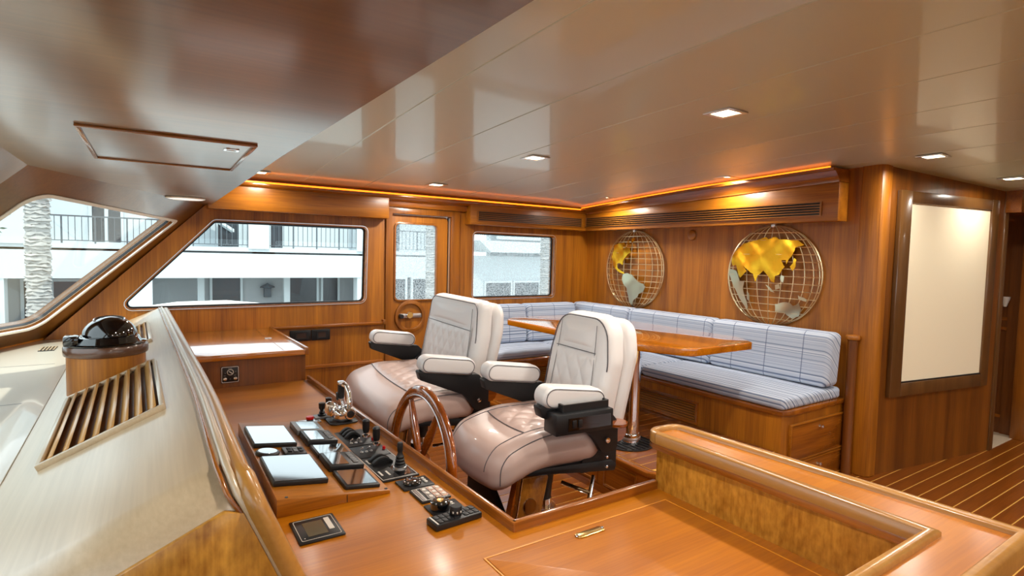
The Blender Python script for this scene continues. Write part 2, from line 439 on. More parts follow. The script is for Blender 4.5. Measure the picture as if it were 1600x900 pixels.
# --- starboard wall with openings
win1 = rpoly([(.421, 1.79), (1.672, 1.796), (1.658, 1.089), (-.24, 1.08)], [.05, .05, .06, .05])
win2 = rect(2.775, 3.855, 1.095, 1.797, .05)
door_open = rpoly([(1.885, 0.0), (1.885, 1.93), (2.54, 1.93), (2.54, 0.0)], [0, .06, .06, 0])
outer = [(-1.6, 0), (-1.6, .84), (-.66, .87), (.36, 1.9), (.36, 2.4), (4.45, 2.4), (4.45, 0)]
ws = S('wall_starboard', G().prism(outer, 'y', YS, YS + .1, holes=[win1, win2, door_open[1:-1] + [(2.54, .02), (1.885, .02)]]), 'teak_z')
def window(n, out, y0, y1, rim, gm, proud=0.004):
    P = [Vector(p) for p in out]; c = sum(P, Vector((0, 0))) / len(P); m = len(P)
    def off(d):
        res = []
        for i in range(m):
            e1 = (P[i] - P[i - 1]); e2 = (P[(i + 1) % m] - P[i])
            e1 = e1.normalized() if e1.length > 1e-6 else e2.normalized(); e2 = e2.normalized() if e2.length > 1e-6 else e1
            nn = Vector((-e1.y - e2.y, e1.x + e2.x)).normalized()
            if nn.dot(P[i] - c) < 0: nn = -nn
            res.append(tuple(P[i] + nn * d))
        return res
    fr = S('window_%d' % n, G().ring(off(.001), off(-rim), 'y', y0 - proud, y1), 'trim_x')
    O('gasket', G().ring(off(-rim + .002), off(-rim - .012), 'y', y1 - .05, y1 - .035), 'black', fr)
    O('pane', G().prism(off(-rim + .001), 'y', y1 - .032, y1 - .026), gm, fr)
    O('bright_bead', G().ring(off(.003), off(-.003), 'y', y0 - proud - .003, y0 - proud + .003), 'steel', fr)
    return fr
window(1, win1, YS, YS + .1, .012, 'glass')
window(2, win2, YS, YS + .1, .014, 'spray')
# --- starboard door
dr = S('door_1', G().ring(rpoly([(1.84, 0), (1.84, 1.985), (2.615, 1.985), (2.615, 0)], [0, .03, .03, 0]), [(1.9, .002), (1.9, 1.93), (2.52, 1.93), (2.52, .002)], 'y', YS - .022, YS + .02), 'trim_z', bevel=0.005)
dgl = rect(1.945, 2.385, 1.10, 1.845, .045)
leaf = O('door_leaf', G().prism(rect(1.9, 2.50, 0.02, 1.925, .04), 'y', YS + .03, YS + .075, holes=[dgl]), 'teak_z', dr)
O('pane', G().prism(rect(1.944, 2.386, 1.099, 1.846, .045), 'y', YS + .055, YS + .06), 'spray', dr)
O('pane_rim', G().ring(rect(1.935, 2.395, 1.09, 1.855, .05), rect(1.953, 2.377, 1.108, 1.837, .04), 'y', YS + .018, YS + .06), 'trim_z', dr, bevel=.002)
O('hinge_gap', G().box(2.503, 2.516, .02, 1.92, YS + .04, YS + .05) if False else G().box(2.503, 2.516, YS + .04, YS + .05, .02, 1.92), 'black', dr)
O('round_trim', G().ring(circle(2.105, .945, .158, 40), circle(2.105, .945, .122, 40), 'y', YS + .008, YS + .034), 'trim_z', dr, bevel=.004)
lk = O('lock_bar', G().prism(rect(1.99, 2.22, .93, .972, .01), 'y', YS + .012, YS + .034), 'steel', dr, bevel=.003)
O('lock_barrel', G().lathe([(.03, -.03), (.034, -.026), (.034, 0)], (2.09, YS + .012, .96), 20, 'y'), 'chrome', lk)
O('lock_knob', G().lathe([(.018, -.045), (.022, -.04), (.022, 0)], (2.0, YS + .012, .95), 20, 'y'), 'black', lk)
# --- chair rail and dado
S('trim_1', G().box(.85, 1.835, YS - .035, YS + .002, .885, .912), 'trim_x', bevel=.005)
S('trim_2', G().box(1.81, 1.838, YS - .045, YS + .002, .885, .93), 'trim_z', bevel=.004)
S('trim_3', G().ring(rect(1.0, 1.82, .08, .55), rect(1.03, 1.79, .11, .52), 'y', YS - .012, YS + .002), 'trim_x', bevel=.003)
# --- valances over the windows
v1 = S('trim_4', G().prism(rect(.37, 1.83, 1.87, 2.09), 'y', YS - .12, YS + .001), 'teak_x', bevel=.008)
v2 = S('trim_5', G().prism(rect(2.68, 4.22, 1.862, 2.09), 'y', YS - .12, YS + .001), 'teak_x', bevel=.008)
S('trim_6', G().box(1.82, 2.70, YS - .04, YS + .001, 1.99, 2.10), 'trim_x', bevel=.003)
S('trim_7', G().prism([(YS + .001, 2.03), (YS - .13, 2.06), (YS - .145, 2.075), (YS - .145, 2.092), (YS + .001, 2.098)], 'x', .36, 4.2), 'trim_x', bevel=.003)
def grille(name, label, u0, u1, z0, z1, plane, to, nslat, mat, zf=None):
    zf = zf or (lambda u, z: z)
    t = T(name, label, 'vent grille', to((u0 + u1) / 2, 0, z0))
    O('backing', G().hexa([to(u0, .002, zf(u0, z0)), to(u1, .002, zf(u1, z0)), to(u1, .004, zf(u1, z0)), to(u0, .004, zf(u0, z0))],
                          [to(u0, .002, zf(u0, z1)), to(u1, .002, zf(u1, z1)), to(u1, .004, zf(u1, z1)), to(u0, .004, zf(u0, z1))]), 'black', t)
    h = (z1 - z0) / nslat
    for i in range(nslat + 1):
        zz = z0 + i * h - h * .16; a, b = zz, zz + h * .32
        a = max(a, z0 - .004); b = min(b, z1 + .004)
        O('slat', G().hexa([to(u0, 0, zf(u0, a)), to(u1, 0, zf(u1, a)), to(u1, .014, zf(u1, a)), to(u0, .014, zf(u0, a))],
                           [to(u0, 0, zf(u0, b)), to(u1, 0, zf(u1, b)), to(u1, .014, zf(u1, b)), to(u0, .014, zf(u0, b))]), mat, t)
    for u in (u0, u1):
        O('end_bar', G().hexa([to(u - .006, 0, z0 - .004), to(u + .006, 0, z0 - .004), to(u + .006, .015, z0 - .004), to(u - .006, .015, z0 - .004)],
                              [to(u - .006, 0, z1 + .004), to(u + .006, 0, z1 + .004), to(u + .006, .015, z1 + .004), to(u - .006, .015, z1 + .004)]), mat, t)
    return t
grille('valance_grille', 'slatted wood air grille in the valance over the window beside the corner', 2.76, 4.12, 1.905, 1.997, 'y', lambda u, d, z: (u, YS - .121 - d, z), 5, 'slat_x')

# --- aft bulkhead
XV = 4.19
S('wall_aft', G().box(XA, XA + .1, 1.86, 5.09, 0, 2.4), 'teak_z')
ya, yb = 2.08, 4.875
def crown(yv):
    zt = ceilz(yv) - .035; zl = lerp(2.155, 2.055, (yv - ya) / (yb - ya))
    return zt, zl
prof = []
for i in range(9):
    yv = lerp(ya, yb, i / 8); zt, zl = crown(yv)
    prof.append([(XA, yv, 1.862), (XV, yv, 1.862), (XV, yv, zl), (XA, yv, zl)])
S('trim_8', G().loft(prof), 'teak_y', bevel=.006)
prof = []
for i in range(9):
    yv = lerp(ya, yb + .02, i / 8); zt, zl = crown(min(yv, yb))
    prof.append([(XA, yv, zl - .01), (XV - .01, yv, zl - .01), (XV - .012, yv, zl + .01), (XV - .03, yv, lerp(zl, zt, .4)), (XV - .065, yv, lerp(zl, zt, .75)), (XV - .095, yv, zt - .02), (XV - .095, yv, zt), (XA, yv, zt)])
S('trim_9', G().loft(prof), 'trim_y')
grille('valance_grille', 'long slatted wood air grille in the valance over the two wall globes', 2.2, 4.86, 1.908, 2.006, 'x', lambda u, d, z: (XV - .001 - d, u, z), 5, 'slat')
# light strips lying on the cornices
lg = G()
for i in range(8):
    a, b = lerp(ya + .03, yb - .02, i / 8), lerp(ya + .03, yb - .02, (i + 1) / 8); za, zb2 = crown(a)[0], crown(b)[0]
    lg.hexa([(XV - .088, a, za), (XV - .076, a, za), (XV - .076, b, zb2), (XV - .088, b, zb2)], [(XV - .088, a, za + .012), (XV - .076, a, za + .012), (XV - .076, b, zb2 + .012), (XV - .088, b, zb2 + .012)])
st = tag(O('light_strip', lg, 'ledo'), 'orange glowing light strip on the cornice above the two wall globes', 'light strip')
st2 = tag(O('light_strip', G().box(.42, 4.1, YS - .142, YS - .13, 2.093, 2.106), 'ledo'), 'orange glowing light strip on the cornice above the side windows and door', 'light strip')
# whiteboard bulkhead (slightly angled)
w0, w1 = Vector((4.36, 1.86, 0)), Vector((5.95, 1.60, 0))
wl = (w1 - w0).normalized(); wn = Vector((wl.y, -wl.x, 0))
def wb(t, d, z):
    p = w0 + wl * t + wn * d; return (p.x, p.y, z)
WL = (w1 - w0).length
S('wall_centre', G().hexa([wb(0, 0, 0), wb(WL, 0, 0), wb(WL, -.09, 0), wb(0, -.09, 0)], [wb(0, 0, 2.4), wb(WL, 0, 2.4), wb(WL, -.09, 2.4), wb(0, -.09, 2.4)]), wood('shade_toned_bulkhead_teak', srgb(92, 48, 8), srgb(138, 80, 18), 'z', 0.36, 0.25, 0.25))  # same teak as the other walls, darkened to paint in its dimmer light
S('trim_10', G().prism([(XA - .012, 1.99), (XA - .012, 1.89), (XA + .0, 1.86), (XA + .03, 1.84), (XA + .1, 1.835), (XA + .1, 1.99)], 'z', 0, 2.33), 'teak_z', bevel=.008, seg=3)
def wbox(t0, t1, z0, z1, d0, d1):
    return G().hexa([wb(t0, d0, z0), wb(t1, d0, z0), wb(t1, d1, z0), wb(t0, d1, z0)], [wb(t0, d0, z1), wb(t1, d0, z1), wb(t1, d1, z1), wb(t0, d1, z1)])
bd = T('framed_board', 'tall cream blank board in a dark wood frame on the bulkhead', 'board', wb(.78, 0, .57))
O('board', wbox(.27, 1.34, .66, 2.02, .004, .018), 'panelcream', bd)
for (a, b, c, d_) in ((.155, .285, .575, 2.09), (1.325, 1.425, .575, 2.09)):
    O('frame_side', wbox(a, b, c, d_, .001, .034), 'frameb', bd, bevel=.006)
for (c, d_) in ((.575, .675), (2.005, 2.09)):
    O('frame_rail', wbox(.285, 1.325, c, d_, .001, .033), 'frameb', bd, bevel=.006)
O('inner_bead', G().hexa([wb(.285, .018, .675), wb(1.325, .018, .675), wb(1.325, .026, .675), wb(.285, .026, .675)], [wb(.285, .018, .685), wb(1.325, .018, .685), wb(1.325, .026, .685), wb(.285, .026, .685)]), 'black', bd)
# door opening beyond the board, with a passage behind
S('trim_11', wbox(WL - .05, WL + .01, 0, 2.33, -.1, .012), 'frameb', bevel=.005)
S('trim_12', G().box(5.9, 6.9, 1.5, 1.6, 2.0, 2.4), 'trim_x')
pas = S('floor_passage', G().box(5.96, 6.75, 1.6, 3.0, -.02, .004), 'tile')
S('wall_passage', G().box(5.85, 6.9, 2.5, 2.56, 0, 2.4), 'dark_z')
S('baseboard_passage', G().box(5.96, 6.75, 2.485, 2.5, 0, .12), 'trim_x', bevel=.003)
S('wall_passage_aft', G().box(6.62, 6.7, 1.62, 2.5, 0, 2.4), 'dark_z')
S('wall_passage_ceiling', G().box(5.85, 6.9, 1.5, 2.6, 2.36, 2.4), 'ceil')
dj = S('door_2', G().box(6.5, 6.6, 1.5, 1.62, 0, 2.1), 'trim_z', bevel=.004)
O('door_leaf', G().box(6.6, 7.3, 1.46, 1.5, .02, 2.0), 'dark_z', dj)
O('door_panel', G().ring(rect(6.7, 7.2, .15, .85), rect(6.73, 7.17, .18, .82), 'y', 1.452, 1.462), 'trim_x', dj)
for z0 in (.32, 1.03):
    O('hinge', G().box(6.5, 6.54, 1.488, 1.502, z0, z0 + .09), 'steel', dj, bevel=.003)
sc_ = T('wall_sconce', 'small white wall sconce just inside the doorway at the far right', 'wall lamp', (6.6, 1.735, 1.25))
O('shade', G().lathe([(.012, 1.19), (.04, 1.28), (.036, 1.28), (.009, 1.195)], (6.57, 1.735, 0), 16), 'white', sc_)
O('bracket', G().box(6.575, 6.622, 1.728, 1.742, 1.20, 1.214), 'steel', sc_)
S('trim_16', G().ring(rect(1.66, 2.3, .15, 1.0), rect(1.69, 2.27, .18, .97), 'x', 6.608, 6.622), 'trim_y')
S('trim_17', G().ring(rect(1.66, 2.3, 1.06, 2.0), rect(1.69, 2.27, 1.09, 1.97), 'x', 6.608, 6.622), 'trim_y')
S('wall_aft_lobby', G().box(8.1, 8.2, -4.2, 1.9, 0, 2.4), 'dark_z')
S('wall_lobby_side', G().box(6.6, 8.2, 1.62, 1.72, 0, 2.4), 'dark_z')

# --- ceiling: satin panels under a backing, camber athwart
def cgrid(x0, x1, dz, ny=26):
    def fn(u, v):
        x = lerp(x0, x1, u); yy = lerp(-4.15, 5.0, v); return (x, yy, ceilz(yy, x) + dz)
    return fn
g = G()
for (a, b) in ((.3, 8.2),):
    rings = []
    for i in range(14):
        x = lerp(a, b, i / 13)
        rings.append([(x, lerp(-4.2, 5.05, j / 24), ceilz(lerp(-4.2, 5.05, j / 24), x) + .004) for j in range(25)] + [(x, lerp(5.05, -4.2, j / 24), 2.45) for j in range(25)])
    g.loft(rings)
ce = S('ceiling', g, 'white')
seams = [.40, .55, 1.075, 1.59, 2.10, 2.61, 3.13, 3.67, 4.2, 4.72, 5.24, 5.76, 6.28, 6.8, 7.32, 8.1]
for a, b in zip(seams, seams[1:]):
    a += .0022; b -= .0022
    rings = []
    for j in range(25):
        yy = lerp(-4.15, 5.0, j / 24); q = .003
        rings.append([(a, yy, ceilz(yy, a) + q), (a + q, yy, ceilz(yy, a)), (b - q, yy, ceilz(yy, b)), (b, yy, ceilz(yy, b) + q), (b, yy, ceilz(yy, b) + .0045), (a, yy, ceilz(yy, a) + .0045)])
    O('ceiling_panel', G().loft(rings), 'ceil', ce, angle=25)
# --- forward wood overhead
OV = 1.902
front = [(.355, 5.0), (-.45, 3.2), (-.47, 1.0), (-.45, -1.4), (.355, -4.15)]
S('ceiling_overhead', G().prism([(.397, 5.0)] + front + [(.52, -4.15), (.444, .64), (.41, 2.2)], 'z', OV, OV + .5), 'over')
0 and S('trim_13', G().tube([(.397, 4.98, OV + .002), (.41, 2.2, OV + .002), (.444, .64, OV + .002), (.52, -4.1, OV + .002)], .006, 8), 'trim_y')
# --- windshield: three facets
A0, B0, C0 = Vector((-.645, 4.99, .907)), Vector((.355, 4.99, 1.90)), Vector((-.45, 3.2, 1.90))
def facet(n, A, B, C, hole, th=.085):
    U, V = C - B, B - A; nn = V.cross(U).normalized()
    if nn.x > 0: nn = -nn                      # outward, forward
    P = lambda u, v, d: tuple(A + U * u + V * v + nn * d)
    outl = [(-.03, -.06), (-.03, 1.03), (1.02, 1.03), (1.02, -.06)]
    hl = hole
    loops = [outl, hl]; flat = [p for l in loops for p in l]; N_ = len(flat)
    tri = tessellate_polygon([[Vector((p[0] * U.length, p[1] * V.length, 0)) for p in l] for l in loops])
    vs = [P(u, v, 0) for u, v in flat] + [P(u, v, th) for u, v in flat]
    fs = [tuple(t3) for t3 in tri] + [tuple(i + N_ for i in reversed(t3)) for t3 in tri]
    o = 0
    for l in loops:
        k = len(l)
        for j in range(k): fs.append((o + j, o + (j + 1) % k, N_ + o + (j + 1) % k, N_ + o + j))
        o += k
    fr = S('window_%d' % n, G().add(vs, fs), 'over')
    c = (sum(p[0] for p in hl) / len(hl), sum(p[1] for p in hl) / len(hl))
    big = [(c[0] + (p[0] - c[0]) * 1.01, c[1] + (p[1] - c[1]) * 1.01) for p in hl]
    def shrink(f): return [(c[0] + (p[0] - c[0]) * f, c[1] + (p[1] - c[1]) * f) for p in hl]
    def band(o_, i_, d0, d1):
        m = len(o_); v_ = [P(*p, d0) for p in o_] + [P(*p, d0) for p in i_] + [P(*p, d1) for p in o_] + [P(*p, d1) for p in i_]
        f_ = []
        for j in range(m):
            q = (j + 1) % m
            f_ += [(j, q, m + q, m + j), (2 * m + j, 3 * m + j, 3 * m + q, 2 * m + q), (m + j, m + q, 3 * m + q, 3 * m + j), (j, 2 * m + j, 2 * m + q, q)]
        return G().add(v_, f_)
    O('reveal_band', band(shrink(1.0), shrink(.985), .003, .024), 'teak_y', fr)
    O('white_seal', band(shrink(1.014), shrink(.975), -.004, .004), 'white', fr)
    O('white_sash', band(shrink(.99), shrink(.955), .024, .040), 'white', fr)
    O('gasket', band(shrink(.958), shrink(.952), .022, .039), 'black', fr)
    m = len(big); bs = shrink(.985)
    O('pane', G().add([P(*p, .030) for p in bs] + [P(*p, .034) for p in bs], [tuple(range(m)), tuple(range(2 * m - 1, m - 1, -1))] + [(j, (j + 1) % m, m + (j + 1) % m, m + j) for j in range(m)]), 'glass', fr)
    return fr
facet(3, A0, B0, C0, rpoly([(.115, .095), (.06, .86), (.875, .90), (.90, .10)], [.06, .02, .06, .06], 6))
D0 = A0 + (C0 - B0)
E0 = Vector((-.45, .95, 1.90))
facet(4, D0, C0, E0, rpoly([(.05, .10), (.05, .90), (.95, .90), (.95, .10)], .05, 6))
F0 = Vector((-.45, -1.4, 1.90)); D1 = D0 + (E0 - C0)
facet(5, D1, E0, F0, rpoly([(.05, .10), (.05, .90), (.95, .90), (.95, .10)], .05, 6))
H0 = Vector((.355, -4.15, 1.90)); D2 = D1 + (F0 - E0)
facet(6, D2, F0, H0, rpoly([(.1, .10), (.1, .90), (.92, .86), (.86, .10)], .05, 6))
# lower front bulkhead under the windshield
S('wall_forward', G().prism([(-.62, 5.05), (-1.47, 3.2), (-1.47, -1.4), (-.62, -4.2), (-.72, -4.2), (-1.57, -1.4), (-1.57, 3.2), (-.72, 5.05)], 'z', 0, .915), 'teak_z')
# --- port side, behind the photographer
pw = [rect(.5, 2.0, 1.05, 1.8, .05), rect(2.5, 4.6, 1.05, 1.8, .05), rect(5.2, 7.2, 1.05, 1.8, .05)]
S('wall_port', G().prism([(-1.6, 0), (-1.6, .84), (-.66, .87), (.36, 1.9), (.36, 2.4), (8.2, 2.4), (8.2, 0)], 'y', -4.25, -4.15, holes=pw), 'teak_z')
for i, q in enumerate(pw):
    x0 = min(p[0] for p in q); x1 = max(p[0] for p in q)
    S('window_%d' % (7 + i), G().prism(rect(x0, x1, 1.05, 1.8, .05), 'y', -4.21, -4.205), 'glass')

# ================================================================ dash, hood, helm desk
ds = T('dashboard', 'pale forward dashboard shelf below the sloping windshield', 'dashboard', (-.8, 3, .9))
O('top', G().prism([(-.42, 4.985), (-.66, 4.985), (-1.44, 3.2), (-1.44, -1.4), (-.9, -3.2), (-.30, -3.2), (-.30, .9), (-.356, 1.2), (-.356, 2.0)], 'z', .862, .892), plain('dash_glare_tone', srgb(206, 196, 178), .4, 0, .6), ds, bevel=.003)  # dash colour paled to carry the sun and windshield glare
O('fascia', G().box(-.50, -.46, -3.2, 4.98, 0, .862), 'teak_y', ds)
O('seam_strip', G().box(-1.35, -.46, 3.0, 3.004, .8925, .8932), 'grey', ds)
O('seam_strip', G().box(-1.2, -.46, 3.95, 3.954, .8925, .8932), 'grey', ds)
dvt = O('defrost_vent', G().box(-.60, -.52, 4.45, 4.62, .892, .896), 'black', ds)
for i in range(5): O('vent_bar', G().box(-.598 + i * .017, -.590 + i * .017, 4.46, 4.61, .896, .899), 'hood', dvt)
# hood: profile in x-z swept along y, slightly skewed; port end rounds over
def hx(yv): return lerp(.115, .050, max(0, min(1, (yv - 2.0) / 2.98)))
Y0, Y1 = 1.20, 4.97
hd = T('instrument_hood', 'pale teak instrument hood sloping forward from the helm desk to the dash', 'instrument hood', (.0, 3, .69))
SL = .45
def hprof(yv, dz=0.0, dx=0.0):
    x = hx(yv)
    top = 1.1 - dz
    return [(x, yv, top), (x - .47, yv, top - .47 * SL), (x - .47, yv, .66), (x + .20, yv, .66), (x + .19, yv, .72), (x + .045, yv, top - .03), (x + .03, yv, top - .006)]
rings = [hprof(Y1)]
for i in range(10): rings.append(hprof(lerp(Y1, Y0 + .11, (i + 1) / 10)))
for i in range(1, 9):
    a = PI / 2 * i / 8
    rings.append(hprof(Y0 + .11 - .11 * math.sin(a), .11 * (1 - math.cos(a)), 0))
# vent openings are framed panels let into the slope, so the skin stays whole
O('skin', G().loft(rings), 'hood', hd, angle=40)
# darker figured end panel on the rounded port end
def hp(u, yv, lift=0.0):      # point on the slope: u = distance forward of the aft edge
    x = hx(yv) - u; return (x - lift * .41, yv, 1.1 - u * SL + lift * .91)
# coaming moulding along the aft edge, turning down the port end
def coam(off, r, mat, name, dz=0.0):
    pts = []
    for i in range(13):
        yv = lerp(Y1, Y0 + .07, i / 12); pts.append((hx(yv) + off, yv, 1.1 - (0.012 if off > 0.03 else 0) + dz))
    x = hx(Y0)
    pts += [(x + off + .006, Y0 + .035, 1.085 + dz), (x + off + .014, Y0 + .012, 1.06 + dz)]
    for z in (1.02, .96, .88, .78, .69): pts.append((x + off * .75 + .006 + (1.09 - z) * .42, Y0 + .002, z))
    return O(name, G().tube(pts, r, 12), mat, hd)
coam(.036, .021, 'coam', 'coaming', -.008)
coam(.010, .008, 'hood', 'coaming_bead', -.001)
coam(-.008, .005, 'trim_y', 'coaming_bead', -.001)
# aft face panel of the hood over the desk
O('end_panel', G().prism([(-.33, .69), (.29, .69), (.15, 1.02), (.115, 1.03), (-.33, .83)], 'y', Y0 - .004, Y0 + .01), 'fig', hd, bevel=.002)
# big louvred vent in the hood
def hood_vent(ya_, yb_, u0, u1, n, ribw):
    def q(u, yv, l): return hp(u, yv, l)
    def bar(u_a, u_b, y_a, y_b, l0, l1): return G().hexa([q(u_a, y_a, l0), q(u_b, y_a, l0), q(u_b, y_b, l0), q(u_a, y_b, l0)], [q(u_a, y_a, l1), q(u_b, y_a, l1), q(u_b, y_b, l1), q(u_a, y_b, l1)])
    g_ = G()
    for (a, b, c, d_) in ((u0, u1, ya_, ya_ + .022), (u0, u1, yb_ - .022, yb_), (u0, u0 + .022, ya_, yb_), (u1 - .022, u1, ya_, yb_)):
        pass
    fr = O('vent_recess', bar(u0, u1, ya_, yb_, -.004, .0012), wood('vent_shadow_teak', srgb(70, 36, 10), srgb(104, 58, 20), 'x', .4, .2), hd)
    for (a, b, c, d_) in ((u0 - .012, u1 + .012, ya_ - .014, ya_), (u0 - .012, u1 + .012, yb_, yb_ + .014), (u0 - .012, u0, ya_, yb_), (u1, u1 + .012, ya_, yb_)):
        O('vent_frame', bar(a, b, c, d_, -.002, .018), 'hood', fr, bevel=.003)
    st_ = (u1 - u0) / n
    for i in range(n):
        uc = u0 + (i + .5) * st_
        O('slat', G().hexa([q(uc + st_ * .52, ya_, .001), q(uc + st_ * .30, ya_, .001), q(uc + st_ * .30, yb_, .001), q(uc + st_ * .52, yb_, .001)],
                           [q(uc - st_ * .12, ya_, .022), q(uc - st_ * .36, ya_, .020), q(uc - st_ * .36, yb_, .020), q(uc - st_ * .12, yb_, .022)]), 'vents', fr, bevel=.002)
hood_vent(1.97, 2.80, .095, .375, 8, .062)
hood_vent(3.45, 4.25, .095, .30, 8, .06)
# compass binnacle
bc = T('compass_binnacle', 'black domed magnetic compass on a round teak binnacle on the hood', 'compass', (-.168, 2.95, .95))
CX, CY = -.168, 2.97
O('drum', G().lathe([(.142, .88), (.142, 1.088)], (CX, CY, 0), 48), 'teak_z', bc)
O('ring_base', G().lathe([(.142, 1.086), (.151, 1.09), (.153, 1.10), (.153, 1.122), (.149, 1.13), (.12, 1.132)], (CX, CY, 0), 48), wood('binnacle_ring', srgb(70, 40, 22), srgb(98, 60, 36), 'x', .3, .6), bc)
O('flange', G().lathe([(.145, 1.13), (.147, 1.136), (.13, 1.14), (.115, 1.165), (.105, 1.168), (.02, 1.168)], (CX, CY, 0), 48), 'glassblk', bc)
O('dome', G().lathe([(.108, 1.16)] + [(.1 * math.cos(a), 1.166 + .082 * math.sin(a)) for a in [PI / 2 * i / 9 for i in range(9)]] + [(.004, 1.248)], (CX + .012, CY, 0), 40), 'glassblk', bc)
O('lamp_hood', G().prism(rect(-.05, .05, 1.138, 1.172, .008), 'x', CX - .15, CX - .085).add([], []), 'glassblk', bc) if False else O('lamp_hood', G().box(CX - .142, CX - .09, CY - .09, CY - .02, 1.136, 1.178), 'glassblk', bc, bevel=.006)
O('card_ring', G().tube([(CX + .012 + .055 * math.cos(a), CY - .015 + .035 * math.sin(a), 1.236 + .012 * math.sin(a)) for a in [2 * PI * i / 28 for i in range(28)]], .004, 6, True), M['steel'], bc)

# helm desk, one continuous worktop
ZD = .686
def rimx(yv): return lerp(.938, .866, (yv - 1.4) / 2.39)
hk = T('helm_desk', 'long varnished teak helm desk wrapping round to the chart table', 'desk', (.6, 2.2, 0))
O('worktop', G().prism([(.15, 1.18), (.15, 3.84), (.866, 3.84), (.938, 1.40), (1.60, 1.392), (1.612, .53), (.15, .53)], 'z', ZD - .04, ZD), 'desk', hk, bevel=.002)
O('aft_rim', G().hexa([(.938, 1.39, ZD - .045), (.962, 1.39, ZD - .045), (.89, 3.82, ZD - .045), (.866, 3.82, ZD - .045)], [(.936, 1.39, ZD + .032), (.958, 1.39, ZD + .032), (.886, 3.82, ZD + .032), (.864, 3.82, ZD + .032)]), 'trim_y', hk, bevel=.006)
O('side_rim', G().box(.938, 1.59, 1.388, 1.412, ZD - .045, ZD + .032), 'trim_x', hk, bevel=.006)
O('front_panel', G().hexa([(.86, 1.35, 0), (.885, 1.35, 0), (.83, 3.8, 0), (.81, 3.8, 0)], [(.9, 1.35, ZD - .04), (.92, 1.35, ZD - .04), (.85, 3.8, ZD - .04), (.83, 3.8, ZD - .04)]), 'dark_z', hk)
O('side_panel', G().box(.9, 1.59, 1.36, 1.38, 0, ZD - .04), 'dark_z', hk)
cl = O('chart_lid', G().prism(rect(.789, 1.533, .57, 1.302, .004), 'z', ZD - .002, ZD + .003), wood('chart_lid_teak', srgb(154, 82, 0), srgb(190, 112, 2), 'x', 0.4, 0.4, 0.2), hk, bevel=.0015)
O('lid_inlay', G().ring(rect(.782, 1.54, .563, 1.309), rect(.787, 1.535, .568, 1.304), 'z', ZD - .001, ZD + .0022), 'inlay', hk)
O('finger_pull', G().prism(rect(1.086, 1.198, 1.248, 1.278, .012), 'z', ZD + .003, ZD + .007), 'brass', cl, bevel=.002)
for x_ in (1.09, 1.194): O('pull_screw', G().lathe([(.006, ZD + .006), (.005, ZD + .0085), (.001, ZD + .009)], (x_, 1.263, 0), 10), 'chrome', cl)
# raised counter behind the chart table
rc = T('raised_counter', 'raised teak counter with lipped rim around the chart table', 'counter', (1.68, .9, 0))
top = [(1.60, .53), (1.588, 1.395), (1.6, 1.425), (1.63, 1.44), (1.70, 1.437), (1.737, 1.41), (1.80, .40), (.55, .40), (.55, .53)]
O('counter_top', G().prism(top, 'z', .862, .886), 'desk', rc)
O('figured_panel', G().box(1.59, 1.606, .53, 1.40, ZD - .02, .87), 'fig', rc)
O('inner_panel', G().box(.55, 1.606, .515, .53, ZD - .02, .87), 'fig', rc)
O('outer_panel', G().prism([(1.62, .42), (1.62, 1.42), (1.72, 1.42), (1.782, .42)], 'z', 0, .864), 'teak_z', rc)
O('outer_side', G().box(.55, 1.78, .42, .44, 0, .864), 'teak_z', rc)
def rail(pts, wdt, z0, z1, name, mat):
    # flat moulding with rounded top following a plan polyline
    P = [Vector((p[0], p[1])) for p in pts]; n = len(P); rings = []
    for i in range(n):
        d1 = (P[i] - P[i - 1]).normalized() if i else (P[1] - P[0]).normalized()
        d2 = (P[i + 1] - P[i]).normalized() if i < n - 1 else d1
        nn = Vector((-d1.y - d2.y, d1.x + d2.x)).normalized(); s_ = wdt / max(.5, nn.dot(Vector((-d1.y, d1.x))))
        prof_ = [(-.5, z0), (-.5, z1 - .006), (-.36, z1 - .001), (.0, z1), (.36, z1 - .001), (.5, z1 - .006), (.5, z0)]
        rings.append([(P[i].x + nn.x * s_ * a, P[i].y + nn.y * s_ * a, z) for a, z in prof_])
    return O(name, G().loft(rings), mat, rc, angle=50)
arc = [(1.588, 1.395), (1.591, 1.41), (1.6, 1.425), (1.614, 1.435), (1.63, 1.44), (1.70, 1.437), (1.72, 1.43), (1.732, 1.418), (1.737, 1.40)]
rail([(.55, .53), (1.602, .53), (1.588, 1.395)] , .03, .86, .902, 'inner_rim', 'coam')
rail(arc, .03, .86, .902, 'end_rim', 'coam')
rail([(1.737, 1.40), (1.80, .40), (.55, .40)], .034, .85, .902, 'outer_rim', 'coam')
rail([(.55, .535), (1.596, .535), (1.5825, 1.398), (1.596, 1.43), (1.63, 1.446)], .016, .838, .864, 'under_bead', 'trim_y')
# starboard side cabinet
sb = T('side_cabinet', 'low teak cabinet with pale glossy top against the starboard wall', 'cabinet', (.5, 4.4, 0))
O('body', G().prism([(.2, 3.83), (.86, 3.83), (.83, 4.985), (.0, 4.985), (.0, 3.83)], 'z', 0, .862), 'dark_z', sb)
O('cabinet_top', G().prism([(.0, 3.805), (.872, 3.805), (.84, 4.985), (.0, 4.985)], 'z', .862, .898), 'deskgl', sb, bevel=.004)
O('lid_seam', G().box(.72, .724, 3.82, 4.97, .8978, .899), 'trim_y', sb)
O('top_rim', G().hexa([(.852, 3.80, .86), (.876, 3.80, .86), (.844, 4.985, .86), (.82, 4.985, .86)], [(.854, 3.80, .912), (.874, 3.80, .912), (.842, 4.985, .912), (.822, 4.985, .912)]), 'trim_y', sb, bevel=.005)
O('latch', G().box(.70, .745, 4.4, 4.415, .898, .902), 'steel', sb)
